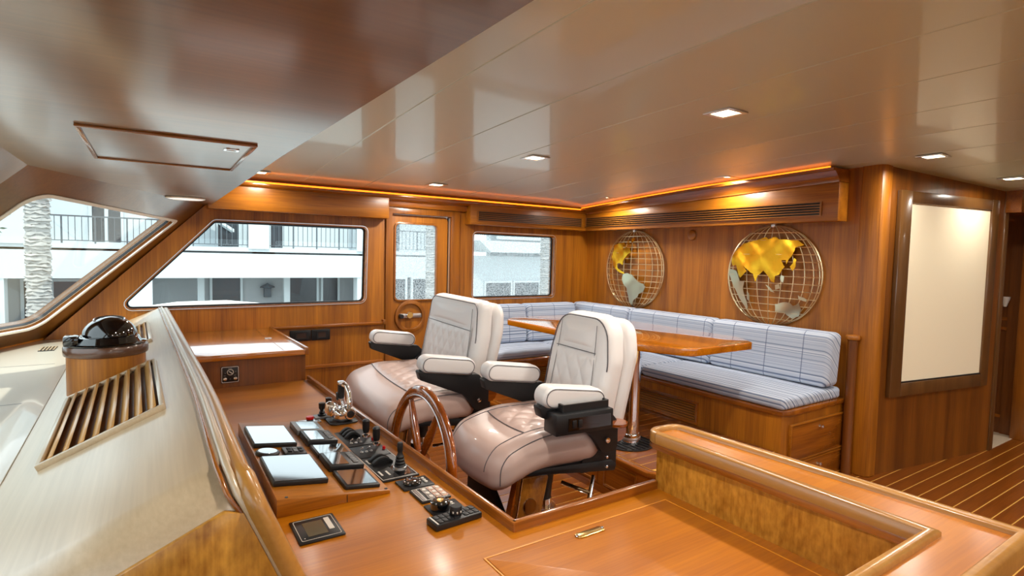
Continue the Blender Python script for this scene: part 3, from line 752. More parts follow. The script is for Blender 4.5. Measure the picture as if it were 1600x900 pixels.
# ================================================================ ceiling lamps
def spot(x, y, label, power=1.0):
    z = ceilz(y, x)
    t = T('ceiling_light', label, 'light', (x, y, z), 0, 'recessed ceiling lights')
    def R(a, b, z0, z1): return G().ring(rect(x - a, x + a, y - a, y + a), rect(x - b, x + b, y - b, y + b), 'z', z0, z1)
    O('frame', R(.076, .056, z - .007, z + .001), 'steel', t, bevel=.002)
    O('reflector', R(.058, .05, z - .004, z + .006), 'brass', t)
    O('lamp_lens', G().prism(rect(x - .052, x + .052, y - .052, y + .052), 'z', z - .0035, z - .001), 'lens', t)
    ld = bpy.data.lights.new('lamp', 'AREA'); ld.shape = 'SQUARE'; ld.size = .1; ld.energy = SPOT * power; ld.color = (1, .93, .83); ld.spread = math.radians(165)
    lo = bpy.data.objects.new('lamp', ld); COL.objects.link(lo); lo.parent = t; lo.location = (0, 0, -.012)
    return t
spot(2.39, 1.75, 'square recessed ceiling light nearest the middle of the ceiling, largest of the set')
spot(2.24, 3.16, 'square recessed ceiling light over the gap between the two helm chairs')
spot(2.11, 4.47, 'small recessed ceiling light in front of the side door')
spot(3.95, 4.27, 'recessed ceiling light in the settee corner by the valances', .6)
spot(4.0, 2.90, 'recessed ceiling light close to the valance above the two wall globes', .6)
spot(4.29, 1.55, 'recessed ceiling light just left over the framed cream board', .5)
spot(5.35, 1.42, 'recessed ceiling light at the far right over the doorway end of the board', .3)
spot(.70, 4.66, 'half hidden ceiling light behind the edge of the wood overhead', .25)
HID = ['port side, first beyond the chart table', 'port side, second beyond the chart table', 'port side, by the port windows', 'aft lobby, nearest the board', 'aft lobby, middle of its row',
       'aft lobby, by the port windows', 'far end of the lobby, nearer the door', 'far end of the lobby, port side', 'above the chart table beside the wood overhead', 'port side beside the wood overhead']
for i, (x, y) in enumerate(((2.4, .3), (2.4, -1.2), (2.4, -2.8), (4.3, 0.1), (4.3, -1.4), (4.3, -2.9), (6.4, .1), (6.4, -1.4), (.9, 1.0), (.9, -1.4))):
    spot(x, y, 'added recessed ceiling light out of view, ' + HID[i], .6 if x > 4 else .9)  # unseen lamps carry the ceiling rows on, added to light the room
od = T('overhead_lamp', 'round white opal lamp set in the wood overhead above the windshield corner', 'light', (.2, 4.42, OV))
O('trim_ring', G().lathe([(.118, OV + .001), (.122, OV - .006), (.112, OV - .012), (.106, OV - .004)], (.2, 4.42, 0), 40), 'white', od)
O('opal_disc', G().lathe([(.108, OV), (.106, OV - .009), (.05, OV - .013), (.002, OV - .014)], (.2, 4.42, 0), 40), 'disc', od)
hc = T('overhead_hatch', 'flush rectangular hatch panel framed in teak in the wood overhead', 'hatch', (.06, 2.36, OV))
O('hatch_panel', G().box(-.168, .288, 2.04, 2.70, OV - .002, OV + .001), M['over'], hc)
for (a, b, c, d_) in ((-.182, .302, 2.024, 2.038), (-.182, .302, 2.70, 2.714), (-.182, -.168, 2.038, 2.70), (.288, .302, 2.038, 2.70)):
    O('hatch_frame', G().box(a, b, c, d_, OV - .008, OV + .001), 'trim_y' if b - a < .1 else 'trim_x', hc, bevel=.003)
O('latch', G().ring(rect(.215, .262, 2.15, 2.19, .006), rect(.223, .254, 2.157, 2.183, .004), 'z', OV - .005, OV - .001), 'chrome', hc)

# ================================================================ settee, table
se = T('settee_base', 'L shaped teak settee base with louvred fronts and end drawers', 'settee', (3.9, 3, 0))
FX, FY, EY_ = 3.49, 4.36, 2.0
zb = .522
bodyp = [(FX + .02, EY_ + .10), (FX + .045, EY_ + .045), (FX + .10, EY_ + .02), (4.325, EY_ + .02), (4.325, 4.985), (2.70, 4.985), (2.70, FY + .02), (FX + .02, FY + .02)]
O('body', G().prism(bodyp, 'z', 0, zb), 'dark_z' if False else 'teak_z', se)
capp = [(FX, EY_ + .10), (FX + .03, EY_ + .03), (FX + .10, EY_), (4.325, EY_), (4.325, 4.985), (2.67, 4.985), (2.67, FY), (FX, FY)]
O('seat_board', G().prism(capp, 'z', zb, zb + .036), 'trim_y', se, bevel=.006)
for (z0, z1) in ((.205, .44), (.02, .17)):
    df = O('drawer', G().box(3.60, 4.29, EY_ + .006, EY_ + .022, z0, z1), 'trim_x', se, bevel=.002)
    O('drawer_bead', G().ring(rect(3.585, 4.305, z0 - .016, z1 + .016), rect(3.598, 4.292, z0 - .003, z1 + .003), 'y', EY_ + .001, EY_ + .021), M['teak_x'], df, bevel=.003)
    O('knob', G().lathe([(.011, EY_ + .006), (.007, EY_ - .006), (.013, EY_ - .014), (.012, EY_ - .022), (.004, EY_ - .026)], (3.95, 0, z1 - .04), 16, 'y'), 'chrome', df)
def louvre(u0, u1, z0, z1, along, plane, n):
    def B(a, b, c, d_, d0, d1): return G().box(plane + d0, plane + d1, a, b, c, d_) if along == 'y' else G().box(a, b, plane + d0, plane + d1, c, d_)
    f = O('louvre_recess', B(u0, u1, z0, z1, -.002, .004), 'black', se)
    for (a, b, c, d_) in ((u0 - .025, u1 + .025, z0 - .02, z0), (u0 - .025, u1 + .025, z1, z1 + .02), (u0 - .025, u0, z0, z1), (u1, u1 + .025, z0, z1)):
        O('louvre_frame', B(a, b, c, d_, -.010, .002), 'trim_y', f, bevel=.002)
    h = (z1 - z0) / n
    for i in range(n):
        a = z0 + i * h
        pr = [(plane - .008, a), (plane - .012, a + h * .25), (plane + .002, a + h * .95), (plane + .003, a + h * .7)]
        if along == 'y': g_ = G().prism(pr, 'y', u0, u1)
        else: g_ = G().prism([(p[0], p[1]) for p in pr], 'x', u0, u1)
        O('slat', g_, 'slat' if along == 'y' else 'slat_x', f)
louvre(2.72, 3.42, .30, .44, 'y', FX + .02, 7)
louvre(3.50, 4.15, .30, .44, 'y', FX + .02, 7)
louvre(2.78, 3.42, .30, .46, 'x', FY + .02, 9)
def cushion(name, label, c, h, r, mat, deform=None, group=None, n=6):
    t = O(name, G().rbox(c, h, r, n, 4, deform), mat, None, angle=60)
    return tag(t, label, 'cushion', group)
zt = .645
def crown_(cx, cy, hx_, hy_, amt):
    def f(x, y, z):
        if z > zt - .06:
            q = max(0, 1 - ((x - cx) / hx_) ** 2) * max(0, 1 - ((y - cy) / hy_) ** 2); z += amt * q
        return (x, y, z)
    return f
def seat(label, x0, x1, y0, y1, mat):
    cx, cy, a, b = (x0 + x1) / 2, (y0 + y1) / 2, (x1 - x0) / 2, (y1 - y0) / 2
    cushion('seat_cushion', label, (cx, cy, .6), (a - .002, b - .002, .042), .028, mat, crown_(cx, cy, a, b, .012), 'settee seat cushions')
seat('long striped seat cushion at the free right end of the settee', FX + .012, 4.25, EY_ + .015, 3.30, 'fab_y')
seat('striped seat cushion behind the table leg along the globe wall', FX + .012, 4.25, 3.30, 4.36, 'fab_y')
seat('striped seat cushion in the settee corner', FX + .012, 4.25, 4.37, 4.92, 'fab_x')
seat('striped seat cushion under the window beside the side door', 2.68, FX + .008, FY + .012, 4.92, 'fab_x')
def lean(axis, base, dirn):
    def f(x, y, z):
        k = (z - .645) * .16
        return (x + (k * dirn if axis == 'x' else 0), y + (k * dirn if axis == 'y' else 0), z)
    return f
def back(label, x0, x1, y0, y1, mat, lf):
    cushion('back_cushion', label, ((x0 + x1) / 2, (y0 + y1) / 2, .85), ((x1 - x0) / 2 - .0015, (y1 - y0) / 2 - .0015, .198), .045, mat, lf, 'settee back cushions')
bx0, bx1 = 4.02, 4.20
lx = lean('x', 0, .55)
back('striped back cushion at the right end of the settee, below the larger gold globe', bx0, bx1, EY_ + .01, 3.02, 'fab_y', lx)
back('striped back cushion between the two wall globes', bx0, bx1, 3.02, 4.03, 'fab_y', lx)
back('striped back cushion at the corner below the smaller looking wall globe', bx0, bx1, 4.03, 4.92, 'fab_y', lx)
ly = lean('y', 0, .55)
back('striped back cushion on the window side next to the settee corner', 3.32, 4.0, 4.72, 4.90, 'fab_x', ly)
back('striped back cushion under the window nearest the side door', 2.70, 3.32, 4.72, 4.90, 'fab_x', ly)
po = T('end_post', 'half round teak post with cap at the free end of the settee back', 'post', (4.28, 1.985, 0))
O('shaft', G().lathe([(.034, .0), (.034, 1.0)], (4.285, 1.972, 0), 24), 'dark_z', po)
O('cap', G().lathe([(.034, .995), (.046, 1.0), (.048, 1.01), (.048, 1.022), (.044, 1.03), (.002, 1.032)], (4.285, 1.972, 0), 24), M['teak_x'], po)
tb = T('dinette_table', 'high gloss teak dining table with clipped corners on a chrome pedestal', 'table', (2.69, 2.6, .278))
TZ = 1.0
tp = rpoly([(2.60, 4.03), (2.60, 2.66), (2.80, 2.22), (3.44, 2.22), (3.58, 2.42), (3.58, 4.12), (2.75, 4.18)], [.05, .16, .12, .04, .04, .06, .05], 6)
O('table_top', G().prism(tp, 'z', TZ - .052, TZ), 'gloss', tb, bevel=.008, seg=3)
O('pedestal', G().lathe([(.058, .36), (.058, TZ - .06), (.10, TZ - .058), (.10, TZ - .05)], (2.745, 2.66, 0), 40), 'chrome', tb)
O('sleeve', G().lathe([(.066, .285), (.066, .352), (.062, .362), (.058, .364)], (2.745, 2.66, 0), 40), 'chrome', tb)
O('clamp_band', G().lathe([(.07, .318), (.071, .322), (.071, .332), (.07, .336)], (2.745, 2.66, 0), 40), 'steel', tb)
bf = O('floor_grate', G().lathe([(.185, .2795), (.185, .284), (.178, .286), (.05, .286)], (2.745, 2.69, 0), 48), 'black', tb)
for i in range(9):
    xx = -.16 + i * .04; hh = math.sqrt(max(.0, .17 ** 2 - xx ** 2))
    if hh > .02: O('grate_bar', G().box(2.745 + xx - .006, 2.745 + xx + .006, 2.69 - hh, 2.69 + hh, .286, .291), 'rubber', bf)

# ================================================================ wall globes
def globe(yc, label, conts, cu, cv, hw, hh):
    R, zc, xw = .412, 1.438, XA
    t = T('wall_globe', label, 'wall art', (xw - .02, yc, zc), 0, None)
    def P(u, v, lift=0.0):   # u towards port (right in view), v up, domed towards the room
        d = math.sqrt(max(0, 1 - min(1, u * u + v * v)))
        return (xw - .022 - .045 * d - lift, yc - u * R, zc + v * R)
    O('outer_ring', G().tube([P(math.cos(a), math.sin(a)) for a in [2 * PI * i / 64 for i in range(64)]], .0055, 8, True), 'wire', t)
    for L in range(-75, 90, 15):
        l = math.radians(L)
        O('meridian', G().tube([P(math.sin(l) * math.cos(f), math.sin(f)) for f in [math.radians(-88 + 176 * i / 20) for i in range(21)]], .0033, 5), 'wire', t)
    for k in range(-6, 7):
        v = k / 7.0; c = math.sqrt(1 - v * v)
        O('parallel', G().tube([P(c * math.sin(l), v, .003) for l in [PI / 2 * (-1 + i / 8) for i in range(17)]], .0033, 5), 'wire', t)
    O('hanger_knob', G().lathe([(.012, -.03), (.018, -.026), (.018, -.012), (.01, -.01), (.01, .02)], (xw - .015, yc, zc + R + .004), 16, 'x'), 'steel', t)
    for mat, pts in conts:
        q = [((p[0] - cu) / hw, -(p[1] - cv) / hh) for p in pts]
        q = [(u * min(1, .985 / max(.01, math.hypot(u, v))), v * min(1, .985 / max(.01, math.hypot(u, v)))) for u, v in q]
        # refine the outline, fill, dome
        loop = []
        for i in range(len(q)):
            a, b = Vector(q[i]), Vector(q[(i + 1) % len(q)])
            m = max(1, int((b - a).length / .05))
            for j in range(m):
                p = a.lerp(b, j / m) + Vector((random.uniform(-.008, .008), random.uniform(-.008, .008)))
                loop.append(p)
        bm = bmesh.new()
        vs = [bm.verts.new((p.x, p.y, 0)) for p in loop]
        es = [bm.edges.new((vs[i], vs[(i + 1) % len(vs)])) for i in range(len(vs))]
        bmesh.ops.triangle_fill(bm, edges=es, use_beauty=True)
        for _ in range(2): bmesh.ops.subdivide_edges(bm, edges=[e for e in bm.edges if e.calc_length() > .09], cuts=1, use_grid_fill=False)
        bmesh.ops.triangulate(bm, faces=bm.faces)
        bm.verts.index_update(); bm.verts.ensure_lookup_table()
        g_ = G(); N_ = len(bm.verts)
        lift = lambda v: .010 + .006 * math.sin(v.co.x * 9) * math.cos(v.co.y * 8)
        top_ = [P(v.co.x, v.co.y, lift(v)) for v in bm.verts]; bot_ = [P(v.co.x, v.co.y, lift(v) - .005) for v in bm.verts]
        fs = []
        for f in bm.faces:
            ids = [v.index for v in f.verts]; fs.append(ids); fs.append([i + N_ for i in reversed(ids)])
        for e in bm.edges:
            if e.is_boundary:
                a, b = [v.index for v in e.verts]; fs.append((a, b, b + N_, a + N_))
        bm.free()
        O('continent', g_.add(top_ + bot_, fs), mat, t, angle=40)
    return t
A1 = [('gold', [(195,235),(240,222),(290,218),(300,240),(275,255),(290,285),(310,255),(345,260),(358,300),(335,315),(310,350),(290,380),(285,412),(260,395),(235,405),(245,440),(275,465),(302,476),(305,490),(270,482),(235,455),(205,430),(190,380),(180,340),(190,290)]),
      ('gold', [(308,200),(335,195),(330,225),(312,228)]), ('gold', [(350,185),(385,170),(380,200),(358,218)]),
      ('pewter', [(295,495),(330,480),(375,495),(410,530),(420,550),(470,565),(485,590),(470,630),(430,655),(420,685),(390,710),(380,740),(388,780),(360,768),(345,720),(335,660),(330,610),(300,575),(285,540)])]
globe(4.205, 'round wire globe on the wall nearer the corner, showing the Americas', A1, 358, 450, 245, 335)
A2 = [('gold', [(105,330),(120,280),(150,245),(200,200),(270,185),(330,170),(375,150),(400,165),(460,150),(480,170),(540,175),(610,180),(655,215),(600,235),(590,280),(560,330),(550,360),(540,330),(510,330),(535,380),(500,440),(475,450),(470,500),(445,490),(420,450),(380,415),(340,450),(320,505),(300,440),(240,400),(212,378),(250,420),(195,475),(165,420),(150,370),(112,378)]),
      ('pewter', [(85,405),(150,420),(190,500),(235,500),(215,570),(265,710),(255,725),(190,640),(120,520),(80,450)]),
      ('pewter', [(248,585),(268,600),(276,655),(256,645)]), ('pewter', [(475,665),(550,640),(580,645),(605,665),(640,645),(655,690),(635,740),(590,762),(545,725),(480,720)]),
      ('pewter', [(635,588),(690,610),(690,632),(640,612)]), ('gold', [(600,310),(615,325),(610,385),(590,405),(575,375),(595,350)]),
      ('pewter', [(515,440),(535,450),(532,500),(510,480)]), ('pewter', [(475,515),(505,512),(508,545),(477,552)]), ('pewter', [(402,518),(430,535),(465,578),(440,570)])]
globe(2.638, 'round wire globe on the wall nearer the framed board, showing Asia and Africa', A2, 420, 450, 355, 385)
bt = T('wall_button', 'small round turned wood disc on the wall between the two globes', 'wall disc', (XA, 3.46, 1.79))
O('disc', G().lathe([(.045, .002), (.047, -.006), (.045, -.016), (.036, -.022), (.002, -.023)], (XA, 3.475, 1.79), 32, 'x'), M['teak_y'], bt)
O('rim', G().lathe([(.052, .002), (.053, -.004), (.049, -.006), (.046, -.004)], (XA, 3.475, 1.79), 32, 'x'), 'trim_z', bt)
# ================================================================ helm chairs
def helm_chair(label, loc, rz, w, box, quilt_h):
    """faces -x in its own space; w = half width"""
    t = T('helm_chair', label, 'chair', loc, rz)
    L = dict(local=True)
    # seat
    def seatdef(x, y, z):
        f = max(0, min(1, (-x - .10) / .28)); z2 = z - .075 * f * f
        z2 += .022 * (abs(y) / w) ** 3 * (1 if box else .2) * max(0, 1 - f)
        bow = .05 * (1 - (y / w) ** 2); x2 = x - bow * max(0, min(1, (-x) / .3))
        return (x2, y, z2)
    seat_ = O('seat', G().rbox((-.11, 0, .68), (.275, w, .09), .075, 10, 5, seatdef), 'seatl', t, angle=60, **L)
    # quilted centre panel of the seat
    qw = w - (.10 if box else .06); qx0, qx1 = -.20, .12
    def qh(u, v, ku, kv):
        a = abs(math.sin(PI * (u * ku + v * kv))); b = abs(math.sin(PI * (u * ku - v * kv)))
        e = min(1, min(u, 1 - u, v, 1 - v) * 14)
        return (min(a, b) ** .45) * e
    def sq(u, v):
        x, y = lerp(qx0, qx1, u), lerp(-qw, qw, v)
        p = seatdef(x, y, .770); e = min(1, min(u, 1 - u, v, 1 - v) * 10)
        return (p[0], p[1], p[2] + .001 + .004 * e + .011 * qh(u, v, 3.0, 3.0 * qw / .19))
    O('quilted_panel', G().grid(36, 44 if w < .4 else 72, sq), 'seatl', seat_, angle=80, **L)
    def sline(pts): return G().tube([tuple(Vector(seatdef(*p)) + Vector((0, 0, .0005))) for p in pts], .0022, 6)
    O('piping', sline([(qx0, y, .772) for y in [lerp(-qw, qw, i / 12) for i in range(13)]]), 'piping', seat_, **L)
    for s in (-1, 1):
        pts = []
        for i in range(19):
            x = lerp(.12, -.31, i / 18); pts.append((x, s * (w - .021), .7495))
        for i in range(1, 7):
            a = PI / 2 * i / 6; pts.append((-.31 - .054 * math.sin(a), s * (w - .021), .695 + .0545 * math.cos(a)))
        for i in range(3): pts.append((-.3645, s * (w - .021), .683 - .02 * i))
        O('piping', sline(pts), 'piping', seat_, **L)
        if box: O('piping', sline([(lerp(.12, -.31, i / 14), s * (qw + .004), .7705) for i in range(15)] + [(-.31 - .0755 * math.sin(PI / 12 * i), s * (qw + .004), .695 + .0755 * math.cos(PI / 12 * i)) for i in range(1, 7)]), 'piping', seat_, **L)
    # back rest
    zb0, zt0 = .66, 1.275
    lean_ = math.tan(math.radians(9))
    def bk(u, v, d):        # u lateral, v height, d forward of the datum
        k = (v - zb0); return (.185 + k * lean_ + .02 * math.sin(k * 4) - d * .99, u, v - d * .12)
    wb_, wt_ = w - (.03 if box else .10), w - (.075 if box else .135)
    out = rpoly([(-wb_, zb0), (wb_, zb0), (wb_ + .005, 1.06), (wt_, zt0), (-wt_, zt0), (-wb_ - .005, 1.06)], [.06, .06, .25, .13 if box else .07, .13 if box else .07, .25], 7)
    br = O('backrest', G().pad(out, -.03, .085, .045, .012, bk, 5, 6), 'leather', t, angle=60, **L)
    so = rpoly([(-wb_ + .005, zb0 - .05), (wb_ - .005, zb0 - .05), (wb_ + .012, 1.08), (wt_ + .01, zt0 - .03), (-wt_ - .01, zt0 - .03), (-wb_ - .012, 1.08)], [.08, .08, .2, .12, .12, .2], 7)
    O('back_shell', G().pad(so, -.105, -.028, .04, .01, lambda u, v, d: bk(u, v, d), 4, 4), 'leather', t, angle=60, **L)
    cw = w - (.115 if box else .165); zq = quilt_h; zq0 = .72
    topw = cw - .02
    def bq(u, v):
        yv = lerp(-cw, cw, u); z = lerp(zq0, zq - .025 * (0 if box else (2 * u - 1) ** 2 * -1), v)
        e = min(1, min(u, 1 - u, v, 1 - v) * 9)
        return bk(yv, z, .092 + .004 * e + .012 * qh(u, v, 3.2 * cw / .17, 2.6))
    O('quilted_panel', G().grid(44 if w < .4 else 76, 40, bq), 'leather', br, angle=80, **L)
    def hd_(u, v):
        z = lerp(zq + .01, zt0 - .045, v); yv = lerp(-1, 1, u) * lerp(cw, topw, v)
        e = min(1, min(u, 1 - u, v, 1 - v) * 3.2); e = e * e * (3 - 2 * e)
        return bk(yv, z, .086 + .016 * e)
    O('headrest_panel', G().grid(18, 14, hd_), 'leather', br, angle=80, **L)
    def bline(pts, r=.0035): return G().tube([bk(*p) for p in pts], r * .6, 6)
    O('piping', bline([(lerp(-cw, cw, i / 14), zq + .004, .0995) for i in range(15)]), 'piping', br, **L)
    for s in (-1, 1):
        O('piping', bline([(s * lerp(cw, topw, max(0, (i - 8) / 10)), lerp(zq0, zt0 - .04, i / 18), .0955) for i in range(19)], .0025), 'piping', br, **L)
    # edge piping following the outline of the front pad and of the shell
    ins = [(p[0] * .955, lerp(.97, p[1], .965)) for p in out]
    O('piping', G().tube([bk(p[0], p[1], .078) for p in ins if p[1] > zb0 + .03], .0035, 6), 'piping', br, **L)
    # armrests
    for s in (-1, 1):
        yc = s * (w - .005)
        ap = rpoly([(-.21, .88), (.115, .88), (.13, .977), (-.195, .977)], [.035, .05, .05, .06], 6)
        def at(u, v, d, yc=yc): return (u, yc + d, v - u * .13)
        arm = O('armrest', G().pad(ap, -.052, .052, .022, .006, at, 4, 4), 'leather', t, angle=60, **L)
        for q in (-.05, .05):
            O('piping', G().tube([at((p[0] + .045) * .93 - .045, .928 + (p[1] - .928) * .82, q * 1.03) for p in ap], .0022, 6, True), 'piping', arm, **L)
        bpz = [(-.20, .90), (.13, .862), (.20, .70), (.16, .62), (.07, .66), (.02, .76), (-.20, .862)] if False else [(-.215, .915), (.15, .868), (.215, .80), (.215, .66), (.13, .66), (.06, .755), (-.20, .862)]
        O('arm_bracket', G().prism(rpoly(bpz, [.01, .02, .06, .03, .03, .05, .01], 4), 'y', yc - .03, yc + .03), 'blackm', t, bevel=.004, **L)
        O('pivot_plate', G().prism(rpoly([(.09, .60), (.24, .60), (.25, .79), (.18, .83), (.09, .76)], [.02, .02, .05, .05, .04], 5), 'y', s * (w - .045) - .012, s * (w - .045) + .012), 'blackm', t, bevel=.004, **L)
        O('bolt', G().lathe([(.014, -.036), (.012, -.042), (.003, -.044)] if s < 0 else [(.003, .044), (.012, .042), (.014, .036)], (.15, yc, .72), 14, 'y'), 'chrome', t, **L)
        for (bx, bz) in ((.20, .63), (.20, .585)):
            O('bolt', G().lathe([(.008, -.02), (.007, -.03), (.002, -.032)], (bx - .03, -(w - .02) if s < 0 else w - .02 + .04, bz), 10, 'y'), 'chrome', t, **L)
        O('side_plate', G().prism(rpoly([(.03, .56), (.25, .56), (.25, .70), (.19, .74), (.09, .70)], .015, 3), 'y', s * (w - .04) - .016, s * (w - .04) + .016), 'blackm', t, bevel=.003, **L)
        O('reclining_wheel', G().lathe([(.045, -.012), (.05, 0), (.045, .012)], (.225, s * (w + .005), .745), 24, 'y'), 'wheelw', t, **L)
    if box:
        yc = -(w - .005) - .055
        cb = O('control_box', G().box(-.18, .12, yc - .055, yc + .045, .80, .892), 'black', t, bevel=.006, **L)
        O('tray', G().ring(rect(-.135, .11, yc - .035, yc + .04, .008), rect(-.125, .10, yc - .027, yc + .032, .006), 'z', .888, .925), 'black', cb, **L)
        O('tray_floor', G().box(-.13, .105, yc - .03, yc + .036, .887, .893), 'rubber', cb, **L)
        O('switch_face', G().box(-.12, .105, yc - .058, yc - .054, .818, .872), 'glassblk', cb, **L)
        for i in range(2): O('switch', G().box(-.10 + i * .03, -.08 + i * .03, yc - .062, yc - .056, .828, .862), 'black', cb, bevel=.002, **L)
        O('cup_ring', G().lathe([(.052, .79), (.056, .795), (.056, .805), (.05, .805)], (.185, yc + .01, 0), 24), 'wheelw', cb, **L)
    # frame, pedestal
    O('seat_frame', G().prism(rpoly([(-.12, .585), (.24, .545), (.25, .575), (.22, .60), (-.30, .625), (-.31, .605)], .008, 2), 'y', -(w - .02), w - .02), 'blackm', t, bevel=.004, **L)
    px = .0
    O('column_head', G().lathe([(.045, .34), (.05, .42), (.06, .50), (.11, .55), (.12, .58)], (px, 0, 0), 28), 'blackm', t, **L)
    O('pedestal', G().lathe([(.062, .03), (.062, .30), (.05, .31), (.05, .36)], (px, 0, 0), 32), 'chrome', t, **L)
    O('collar', G().lathe([(.07, .27), (.072, .275), (.072, .315), (.068, .322)], (px, 0, 0), 32), 'chrome', t, **L)
    O('base_flange', G().lathe([(.17, .0), (.17, .01), (.15, .02), (.075, .035), (.06, .06)], (px, 0, 0), 36), 'chrome', t, **L)
    for (p0, p1, q0, q1) in (((.07, -.05, .295), (.20, -.14, .33), (.20, -.14, .27), (.20, -.14, .39)), ((.06, -.08, .45), (.17, -.17, .41), (.13, -.20, .34), (.21, -.14, .48))):
        lv = O('lever', G().tube([p0, p1], .010, 10), 'chrome', t, **L)
        O('lever_grip', G().tube([q0, q1], .0105, 10), 'chrome', lv, **L)
    # foot rest: two raked wood cheeks and a black pad
    for s in (-1, 1):
        yy = s * .205
        ck = O('footrest_cheek', G().prism(rpoly([(-.36, .10), (-.20, .10), (-.10, .57), (-.26, .57)], .012, 2), 'y', yy - .014, yy + .014), 'cheek', t, bevel=.004, **L)
        O('cheek_edge', G().hexa([(-.366, yy - .02, .11), (-.352, yy - .02, .11), (-.352, yy + .02, .11), (-.366, yy + .02, .11)], [(-.268, yy - .02, .565), (-.252, yy - .02, .565), (-.252, yy + .02, .565), (-.268, yy + .02, .565)]), 'wheelw', ck, **L)
        O('cup', G().lathe([(.018, -.02), (.034, -.02), (.036, -.016), (.03, -.014)] if s < 0 else [(.03, .014), (.036, .016), (.034, .02), (.018, .02)], (-.20, yy, .44), 18, 'y'), 'chrome', ck, **L)
        O('cup_hole', G().lathe([(.002, -.0185), (.026, -.0185), (.026, -.013)] if s < 0 else [(.026, .013), (.026, .0185), (.002, .0185)], (-.20, yy, .44), 18, 'y'), 'black', ck, **L)
        O('tag', G().box(-.27, -.235, yy + s * .0145 - .0015, yy + s * .0145 + .0015, .245, .30), 'steel', ck, **L)
        O('strut', G().tube([(-.33, s * (w - .06), .06), (-.25, s * (w - .06), .58)], .012, 10), 'chrome', t, **L)
    O('footrest_arm', G().box(-.25, -.05, -.03, .03, .24, .28), 'blackm', t, bevel=.004, **L)
    O('footrest_pad', G().prism(rpoly([(-.19, .13), (.19, .13), (.19, .47), (.10, .535), (-.02, .525), (-.19, .40)], [.04, .04, .08, .1, .12, .05], 6), 'x', -.325, -.29), 'black', t, bevel=.01, **L)
    return t
helm_chair('nearer cream leather helm chair with black control box under its arm', (1.615, 2.15, 0), math.radians(-5), .285, True, 1.10)
helm_chair('wider cream leather helm chair farther off, beside the steering wheel', (1.47, 3.30, 0), math.radians(-5), .545, False, 1.10)

# ================================================================ steering wheel
wc = Vector((1.035, 2.33, .58)); WR = .325; tl = math.radians(4)
sw = T('steering_wheel', 'varnished teak ship steering wheel standing up behind the helm desk', 'steering wheel', tuple(wc))
def wp(a, r, d=0.0): return (wc.x + r * math.sin(a) * math.sin(tl) + d, wc.y + r * math.cos(a), wc.z + r * math.sin(a) * math.cos(tl))
rg = []
for i in range(64):
    a = 2 * PI * i / 64
    rg.append([wp(a, WR + .028 * math.cos(b) * (1.15 if math.cos(b) > 0 else 1), .02 * math.sin(b)) for b in [2 * PI * j / 12 for j in range(12)]])
O('rim', G().loft(rg, closed=True), 'wheelw', sw, angle=60)
for q in (-1, 1):
    O('rim_inlay', G().tube([wp(2 * PI * i / 64, WR - .012, q * .0182) for i in range(64)], .003, 6, True), 'steel', sw)
for k in range(6):
    a = PI / 2 + .52 + k * PI / 3
    O('spoke', G().tube([wp(a, .05), wp(a, .10), wp(a, .16), wp(a, .24), wp(a, WR - .02)], [.014, .018, .021, .017, .013], 12), 'wheelw', sw)
O('hub', G().lathe([(.02, -.05), (.055, -.04), (.06, -.01), (.06, .02), (.045, .035), (.01, .045)], tuple(wc), 28, 'x'), 'wheelw', sw)
O('hub_cap', G().lathe([(.03, .034), (.026, .045), (.004, .05)], tuple(wc), 24, 'x'), 'chrome', sw)
O('shaft', G().tube([(wc.x - .04, wc.y, wc.z), (wc.x - .16, wc.y, wc.z - .01)], .025, 14), 'chrome', sw)

# ================================================================ instruments
# sloped pod
pod = T('instrument_pod', 'low wedge shaped teak pod that carries the tilted displays', 'pod', (.5, 2.3, ZD))
PX0, PX1, PY0, PY1 = .328, .712, 1.856, 2.80
PZ0, PZ1 = .748, .698
def pz(x): return lerp(PZ0, PZ1, (x - .33) / (.715 - .33))
O('wedge', G().prism([(PX0, ZD), (PX1, ZD), (PX1, pz(PX1)), (PX0, pz(PX0))], 'y', PY0, PY1), 'teak_x', pod, bevel=.003)
for yy in (1.8555, 2.8015): O('end_joint', G().box(.555, .557, yy - .001, yy + .001, ZD + .003, .715), 'black', pod)
for (x_, y_) in ((.70, 1.87), (.36, 1.87), (.70, 2.79)): O('screw', G().lathe([(.006, pz(x_)), (.005, pz(x_) + .002), (.001, pz(x_) + .002)], (x_, y_, 0), 10), 'black', pod)
PN = Vector((-(PZ1 - PZ0), 0, .385)).normalized(); PU = Vector((.385, 0, PZ1 - PZ0)).normalized()
def pt(x, y, h):
    b = Vector((x, y, pz(x))) + PN * h; return tuple(b)
def slab(x0, x1, y0, y1, h0, h1, P=pt):
    return G().hexa([P(x0, y0, h0), P(x1, y0, h0), P(x1, y1, h0), P(x0, y1, h0)], [P(x0, y0, h1), P(x1, y0, h1), P(x1, y1, h1), P(x0, y1, h1)])
def flat(x, y, h): return (x, y, ZD + h)
def display(label, x0, x1, y0, y1, th, buttons=None, scr=(.012, .012), mat='screen', body='black', P=pt):
    t = T('display', label, 'display', P((x0 + x1) / 2, (y0 + y1) / 2, 0))
    O('case', slab(x0, x1, y0, y1, .0, th, P), body, t, bevel=.004)
    bx = .045 if buttons else 0
    s_ = O('screen', slab(x0 + scr[0], x1 - scr[0] - bx, y0 + scr[1], y1 - scr[1], th, th + .0015, P), mat, t)
    if buttons:
        for i in range(buttons):
            yy = lerp(y0 + .02, y1 - .02, (i + .5) / buttons)
            O('button', slab(x1 - .036, x1 - .016, yy - .007, yy + .007, th, th + .004, P), 'grey' if body != 'grey' else 'black', t, bevel=.002)
    return t
display('large square display with pale glare, nearer of the two on the pod', .335, .52, 1.965, 2.245, .018, scr=(.006, .006))
